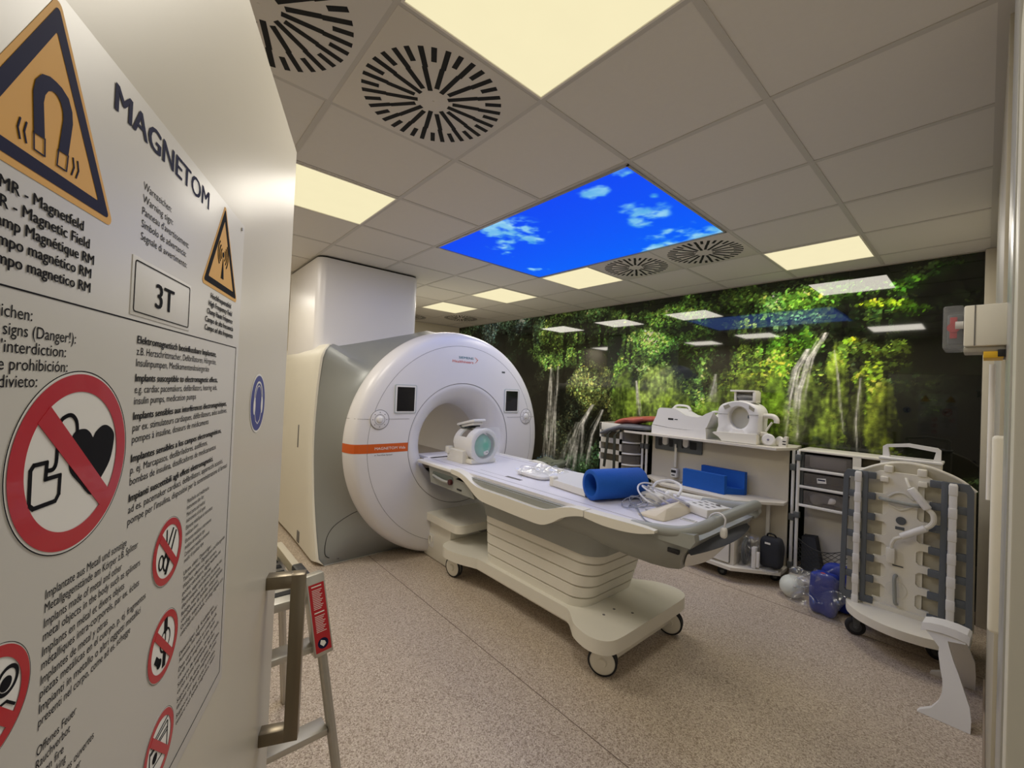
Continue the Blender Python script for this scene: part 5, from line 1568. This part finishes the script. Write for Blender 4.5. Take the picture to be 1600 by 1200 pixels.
for k, (za, zb) in enumerate(((.965, 1.085), (.825, .935), (.675, .795))):
    m = MB(); m.box(.195, .50, 2.94, 3.18, za, zb - .01, .006); dd = m.build('drawer', M_drawer, rk)
    m = MB(); m.box(.165, .505, 2.918, 2.945, za - .022, za - .002, .004); m.build('drawer_lip', M_white, dd)
m = MB(); m.box(.165, .19, 2.95, 3.2, .66, 1.09); m.build('runner', M_dgrey, rk)
m = MB(); m.box(.285, .345, 2.937, 2.9395, .86, .90, .0005, M=Matrix.Translation((.315, 0, .88)) @ Matrix.Rotation(-.12, 4, 'Y') @ Matrix.Translation((-.315, 0, -.88))); cdm = m.build('picture_card', M_paper, None, smooth=False)
tag(cdm, 'small white card with a dark blue stripe in the middle smoky drawer', 'card')
m = MB(); m.box(.290, .338, 2.9362, 2.9372, .880, .890); m.build('card_picture', M_navy, cdm, smooth=False)
m = MB(); m.rbox((.35, 3.02, .728), (.13, .07, .04), exp=3, lump=.05, fr=14, seed=20); tag(m.build('folded_film', mat('pale_film', (205, 200, 194), .4, var=.08), None, ang=70), 'pale crumpled packet inside the lowest smoky drawer', 'packet')
m = MB(); m.box(.22, .46, 2.99, 3.15, .972, 1.06, .008); tag(m.build('accessory_box', mat('pale_box', (200, 194, 196), .5, var=.05), None), 'pale box filling the top smoky drawer of the rack', 'box')
# net in front of the lower rack
m = MB()
def net(u, v):
    x = .17 + .335 * u
    top = .392 - .045 * math.sin(PI * u)
    return Vector((x, 2.935 - .075 * math.sin(PI * u), .125 + (top - .125) * v))
for k in range(-7, 9):
    for sg in (1, -1):
        P = []
        for q in range(25):
            v = q / 24
            u = (k / 8) + (v * .9 if sg == 1 else .9 - v * .9)
            if 0 <= u <= 1:
                P.append(net(u, v))
        if len(P) > 2:
            m.tube(P, .0019, 5)
m.tube([net(q / 20, 1) for q in range(21)], .0032, 6)
m.build('net', mat('net_cord', (50, 50, 48), .8), rk)
m = MB(); m.prism([(.185, .106), (.185, .40), (.275, .41), (.33, .106)], 'xz', 2.98, 3.08, .006)
tag(m.build('dark_case', mat('charcoal_case', (58, 60, 66), .7, var=.08), None), 'charcoal case standing upright behind the net of the drawer rack', 'case')

# ------------------------------------------------------------------ floor things in front of the rack
o = thing('exercise_ball', 'small pale round ball on the floor left of the bagged blue roll', 'ball', (.205, 2.68, 0))
m = MB(); m.ball((.205, 2.68, .0835), .083, 32, 20); m.build('ball_body', mat('ball_pale', (208, 212, 204), .45, var=.02), o)
m = MB(); m.cyl((.235, 2.608, .118), (.24, 2.600, .122), .009, seg=12); m.build('valve', M_white, o)
M_bag = mat('blue_cover', (14, 42, 138), .6, var=.12, scale=12, bump=.4, bscale=24)
o = thing('bagged_roll', 'dark blue padded roll standing on the floor in a clear bag with red tie', 'bagged roll', (.43, 2.58, 0))
m = MB(); m.rbox((.425, 2.585, .142), (.078, .066, .140), exp=6, lump=.018, fr=12, seed=13); m.build('blue_roll', M_bag, o, ang=70)
m = MB(); m.rbox((.405, 2.555, .150), (.120, .098, .150), exp=3.0, lump=.10, fr=11, seed=14, n=60)
for v in m.bm.verts:
    if v.co.z < .004:
        v.co.z = .004
m.build('clear_bag', M_film, o, ang=80)
m = MB(); m.rbox((.318, 2.515, .20), (.05, .03, .055), exp=2.5, lump=.07, fr=16, seed=15, n=44); m.build('bag_tail', M_film, o, ang=80)
m = MB(); m.rbox((.423, 2.548, .286), (.015, .012, .010), exp=3, lump=.02, fr=30, seed=3); m.build('red_tie', M_red, o, ang=70)
o = thing('blue_bundle', 'second dark blue bundle partly behind the grey coil rack and the bagged roll', 'bundle', (.55, 2.72, 0))
m = MB(); m.rbox((.485, 2.725, .165), (.088, .066, .163), exp=4, lump=.03, fr=7, seed=17); m.build('bundle_body', M_bag, o, ang=70)
m = MB(); m.rbox((.482, 2.725, .175), (.094, .072, .173), exp=3, lump=.07, fr=10, seed=19, n=50)
for v in m.bm.verts:
    if v.co.z < .004:
        v.co.z = .004
m.build('clear_bag', M_film, o, ang=80)
# small waste bin by the mural behind the table
o = thing('waste_bin', 'small dark green grey bin with a bag liner by the mural behind the scanner', 'bin', (-2.68, 3.0, 0))
m = MB(); loft(m, [[Vector((x, y, z)) for x, y in rrect(-2.68 - w_, -2.68 + w_, 3.02 - w_ * .8, 3.02 + w_ * .8, .03)] for z, w_ in ((.004, .13), (.52, .17))]); m.build('bin_body', mat('bin_green', (62, 70, 62), .5, var=.06), o)
m = MB(); m.rbox((-2.68, 3.02, .535), (.185, .15, .045), exp=4, lump=.05, fr=12, seed=6, n=50); m.build('bin_liner', mat('liner', (120, 126, 110), .25, var=.12, scale=20, bump=.6, bscale=30), o, ang=80)
# ------------------------------------------------------------------ body coil rack on the right
ck = thing('coil_rack', 'wheeled rack on the right carrying two grey slatted body coils', 'coil rack', (.84, 2.45, 0))
M_rack = mat('rack_cream', (232, 227, 212), .45, var=.02)
M_slat = mat('slat_grey', (92, 97, 102), .6, var=.04)
M_rackback = mat('rack_back_beige', (192, 185, 164), .5, var=.02)
# arched back board
arch = [(.560, .215), (.565, 1.02), (.639, 1.072), (.718, 1.114), (.814, 1.140), (.914, 1.138), (1.005, 1.110), (1.079, 1.072), (1.135, 1.02), (1.140, .215)]
m = MB(); m.prism(arch, 'xz', 2.505, 2.53, .004); m.build('arched_back', M_rackback, ck)
m = MB(); m.tube([(x, 2.510, z) for x, z in arch[1:-1]], .009, 8, 4); m.build('arch_rim', M_rack, ck)
# comb edged centre plate
SL = [1.045 - .1325 * k for k in range(7)]              # slat centres
L = [(.720, 1.080)]
for k in range(7):
    zt_, zb_ = SL[k] + .021, SL[k] - .021
    L += [(.697, zt_), (.697, zb_)]
    if k < 6:
        zn = SL[k + 1] + .021
        L += [(.744, zb_ - .001), (.758, zb_ - .016), (.758, zn + .016), (.744, zn + .001)]
L += [(.697, .235)]
Rr = [(1.655 - x, z) for x, z in L]
m = MB(); m.prism(L + Rr[::-1], 'xz', 2.462, 2.482, .002, 1); cpl = m.build('centre_plate', M_rack, ck)
m = MB(); m.prism(rrect(.735, .925, .26, 1.07, .02), 'xz', 2.482, 2.506); m.build('plate_core', M_rack, ck)
# coils
def coil(x0, x1, xb, xs0, xs1, lab):
    """x0 outer edge, x1 inner slat tip, xb inner bar, strip xs0..xs1"""
    c_ = thing('body_coil', lab, 'body coil', ((x0 + x1) / 2, 2.44, .65), 'slatted body coils on the rack')
    s_ = 1 if x1 > x0 else -1
    m = MB()
    zt_, zb_ = SL[0] + .022, SL[6] - .026
    # outer frame with cut corners
    w_ = .027
    pts_ = [(x0 + s_ * .055, zt_), (x0 + s_ * .018, zt_), (x0, zt_ - .035), (x0 - s_ * .006, zb_ + .035), (x0 + s_ * .012, zb_), (x0 + s_ * .055, zb_)]
    inn_ = [(x0 + s_ * .055, zt_ - .044), (x0 + s_ * .032, zt_ - .044), (x0 + s_ * w_, zt_ - .055), (x0 + s_ * (w_ - .006), zb_ + .055), (x0 + s_ * .030, zb_ + .044), (x0 + s_ * .055, zb_ + .044)]
    m.prism(pts_ + inn_[::-1], 'xz', 2.428, 2.450, .004)
    for z in SL:
        a, b = sorted((x0 + s_ * (.05 if z in (SL[0], SL[6]) else .004), x1))
        m.box(a, b, 2.432, 2.452, z - .022, z + .022, .005)
    a, b = sorted((xb, xb + s_ * .028))
    m.box(a, b, 2.429, 2.455, zb_ + .004, zt_, .004)
    m.build('slat_frame', M_slat, c_)
    m = MB(); a, b = sorted((xs0, xs1))
    m.box(a, b, 2.412, 2.434, SL[6] + .0, SL[0] + .018, .006)
    for k in range(7):
        m.box(a - .002, b + .002, 2.407, 2.430, SL[k] - .05, SL[k] + .012, .006)
    m.build('white_strip', M_white, c_)
    return c_
coil(.542, .706, .640, .604, .636, 'grey slatted body coil with white strip on the left side of rack')
coil(1.128, .950, 1.026, 1.064, 1.030, 'grey slatted body coil with white strip next to the right wall')
# small brackets, grips, emblem on the plate
for x in (.752, .905):
    m = MB(); m.box(x - .012, x + .03, 2.45, 2.50, 1.075, 1.118, .005); m.build('hook', M_rack, ck)
for x in (.730, .905):
    m = MB(); m.box(x - .005, x + .035, 2.435, 2.47, 1.015, 1.048, .005); m.build('hook', M_rack, ck)
m = MB(); m.tube([(.728, 2.448, .908), (.745, 2.430, .906), (.83, 2.424, .902), (.90, 2.426, .900), (.918, 2.45, .900)], .011, 10, 4); m.build('grip_bar', M_grey, ck)
m = MB(); m.tube([(.765, 2.458, .925), (.80, 2.455, .955), (.84, 2.455, .957), (.88, 2.458, .925)], .007, 8, 5); m.tube([(.765, 2.458, .875), (.81, 2.455, .855), (.83, 2.455, .855), (.88, 2.458, .885)], .006, 8, 5); m.build('grip_recess', M_cream, cpl)
m = MB(); m.cyl((.826, 2.455, .785), (.826, 2.464, .785), .024, seg=28); m.build('emblem', M_dgrey, cpl)
m = MB(); m.box(.80, .842, 2.459, 2.463, .728, .746); m.build('nameplate', M_dgrey, cpl)
m = MB(); m.box(.792, .842, 2.459, 2.463, .498, .505); m.build('slit', M_dgrey, cpl)
m = MB(); m.tube([(.812, 2.452, .445), (.806, 2.432, .43), (.808, 2.430, .36), (.812, 2.432, .285), (.816, 2.452, .268)], .010, 10, 4); m.build('grip_bar', M_grey, ck)
m = MB(); m.cyl((.812, 2.458, .355), (.812, 2.463, .355), .05, seg=32); m.build('grip_recess', M_cream, cpl)
# hanging loop arm
o = thing('flex_coil_arm', 'white jointed cable arm with two thick sleeves, hanging on rack plate', 'coil arm', (.88, 2.42, .8))
m = MB(); m.tube([(.845, 2.445, 1.055), (.852, 2.430, 1.035), (.865, 2.415, 1.005)], .008, 8, 3); m.build('cable', M_cream, o)
m = MB(); m.tube([(.945, 2.405, .895), (.968, 2.400, .870), (.972, 2.400, .830), (.958, 2.402, .800), (.940, 2.405, .782)], .0135, 10, 4); m.build('cable', M_cream, o)
m = MB(); m.tube([(.835, 2.415, .695), (.805, 2.420, .675), (.790, 2.425, .640), (.788, 2.430, .615)], .010, 8, 4); m.build('cable', M_cream, o)
m = MB(); m.cyl((.868, 2.412, 1.003), (.948, 2.403, .893), .021, seg=20, bev=.008); m.build('sleeve', M_white, o)
m = MB(); m.cyl((.942, 2.405, .782), (.832, 2.413, .698), .020, seg=20, bev=.008); m.build('sleeve', M_white, o)
m = MB(); m.box(.764, .806, 2.415, 2.455, .520, .612, .006); m.build('plug', M_cream, o)
# handle box on top
m = MB(); m.box(.700, .985, 2.62, 2.80, .30, 1.150, .008); hb = m.build('rear_box', M_cream, ck)
m = MB(); m.box(.692, .993, 2.612, 2.81, 1.140, 1.156, .005); m.build('box_rim', M_white, hb)
m = MB()
m.prism([(.703, 1.150), (.703, 1.222), (.72, 1.236), (.83, 1.254), (.965, 1.240), (.981, 1.226), (.981, 1.150), (.945, 1.150), (.958, 1.214), (.83, 1.232), (.728, 1.218), (.741, 1.150)], 'xz', 2.69, 2.725, .004); m.build('carry_handle', M_white, hb)
# platform and wheels
pf = [(.575, 2.42), (.598, 2.345), (.66, 2.265), (.74, 2.215), (.83, 2.19), (.92, 2.195), (1.0, 2.22), (1.08, 2.28), (1.125, 2.36), (1.135, 2.50), (1.13, 2.72), (.58, 2.72)]
m = MB(); m.prism(sm(pf[:9], 4) + pf[9:], 'xy', .165, .215, .014, 3); pfo = m.build('platform', M_rack, ck)
m = MB(); m.prism([(.62, 2.475), (.66, 2.44), (1.04, 2.44), (1.10, 2.475), (1.10, 2.70), (.62, 2.70)], 'xy', .205, .245, .006); m.build('platform_step', M_rack, pfo)
def rack_wheel(x, y, rot):
    r = .054
    M = Matrix.Translation((x, y, r)) @ Matrix.Rotation(rot, 4, 'Z')
    a = MB(M); a.lathe([(.034, -.014), (.046, -.014), (r, -.007), (r, .007), (.046, .014), (.034, .014), (.034, -.014)], (0, 0, 0), (0, 1, 0), 32); o_ = a.build('castor', M_rubber, ck, ang=45)
    b_ = MB(M); b_.cyl((0, -.010, 0), (0, .010, 0), .036, seg=24); b_.build('wheel_disc', mat('wheel_grey', (74, 76, 78), .6), o_)
    c_ = MB(M); c_.prism([(-.012, .0), (.012, 0), (.030, .085), (-.02, .085)], 'xz', -.026, -.018, .002); c_.prism([(-.012, .0), (.012, 0), (.030, .085), (-.02, .085)], 'xz', .018, .026, .002); c_.box(-.02, .03, -.026, .026, .085, .112, .003); c_.cyl((0, -.03, 0), (0, .03, 0), .008, seg=12); c_.build('fork', M_dgrey, o_)
rack_wheel(.625, 2.43, .35); rack_wheel(1.0, 2.50, .35); rack_wheel(.64, 2.66, .2); rack_wheel(1.07, 2.66, .2)

# ------------------------------------------------------------------ white splayed stand on the floor
o = thing('leg_support', 'white curved leg support stand with two splayed legs on floor beside the right wall', 'support stand', (1.06, 2.03, 0))
def slant(F, y0, y1, ztop):
    """F in (x, z); the leg leans from y0 at the floor to y1 at ztop"""
    m_ = MB()
    M = Matrix.Identity(4)
    m_.prism(F, 'xz', -.012, .012, .003)
    for v in m_.bm.verts:
        v.co.y += y0 + (y1 - y0) * v.co.z / ztop
    return m_
FR = [(1.117, .335), (1.056, .325), (1.066, .29), (1.079, .251), (1.098, .205), (1.114, .159), (1.137, .096), (1.143, .05), (1.142, .001), (.964, .001), (.972, .012), (1.012, .037), (1.034, .07), (1.044, .102), (1.046, .135), (1.044, .165), (1.034, .21), (1.026, .261), (1.027, .289), (1.0, .32), (.966, .352), (.975, .372), (1.117, .372)]
slant(FR, 1.822, 2.02, .38).build('leg', M_white, o)
BK = [(1.02, .372), (1.115, .372), (1.123, .276), (1.149, .18), (1.153, .09), (1.152, .001), (.979, .001), (.985, .02), (1.023, .045), (1.04, .09), (1.046, .165), (1.05, .242)]
slant(BK, 2.285, 2.08, .38).build('leg', M_white, o)
m = MB()
loft(m, [[Vector((x, 1.985, z - .035)), Vector((x + .004, 2.00, z)), Vector((x + .010, 2.10, z)), Vector((x + .010, 2.105, z - .035))] for x, z in ((.958, .372), (.985, .382), (1.03, .388), (1.08, .386), (1.118, .378), (1.128, .368))])
m.build('cross_piece', M_white, o)
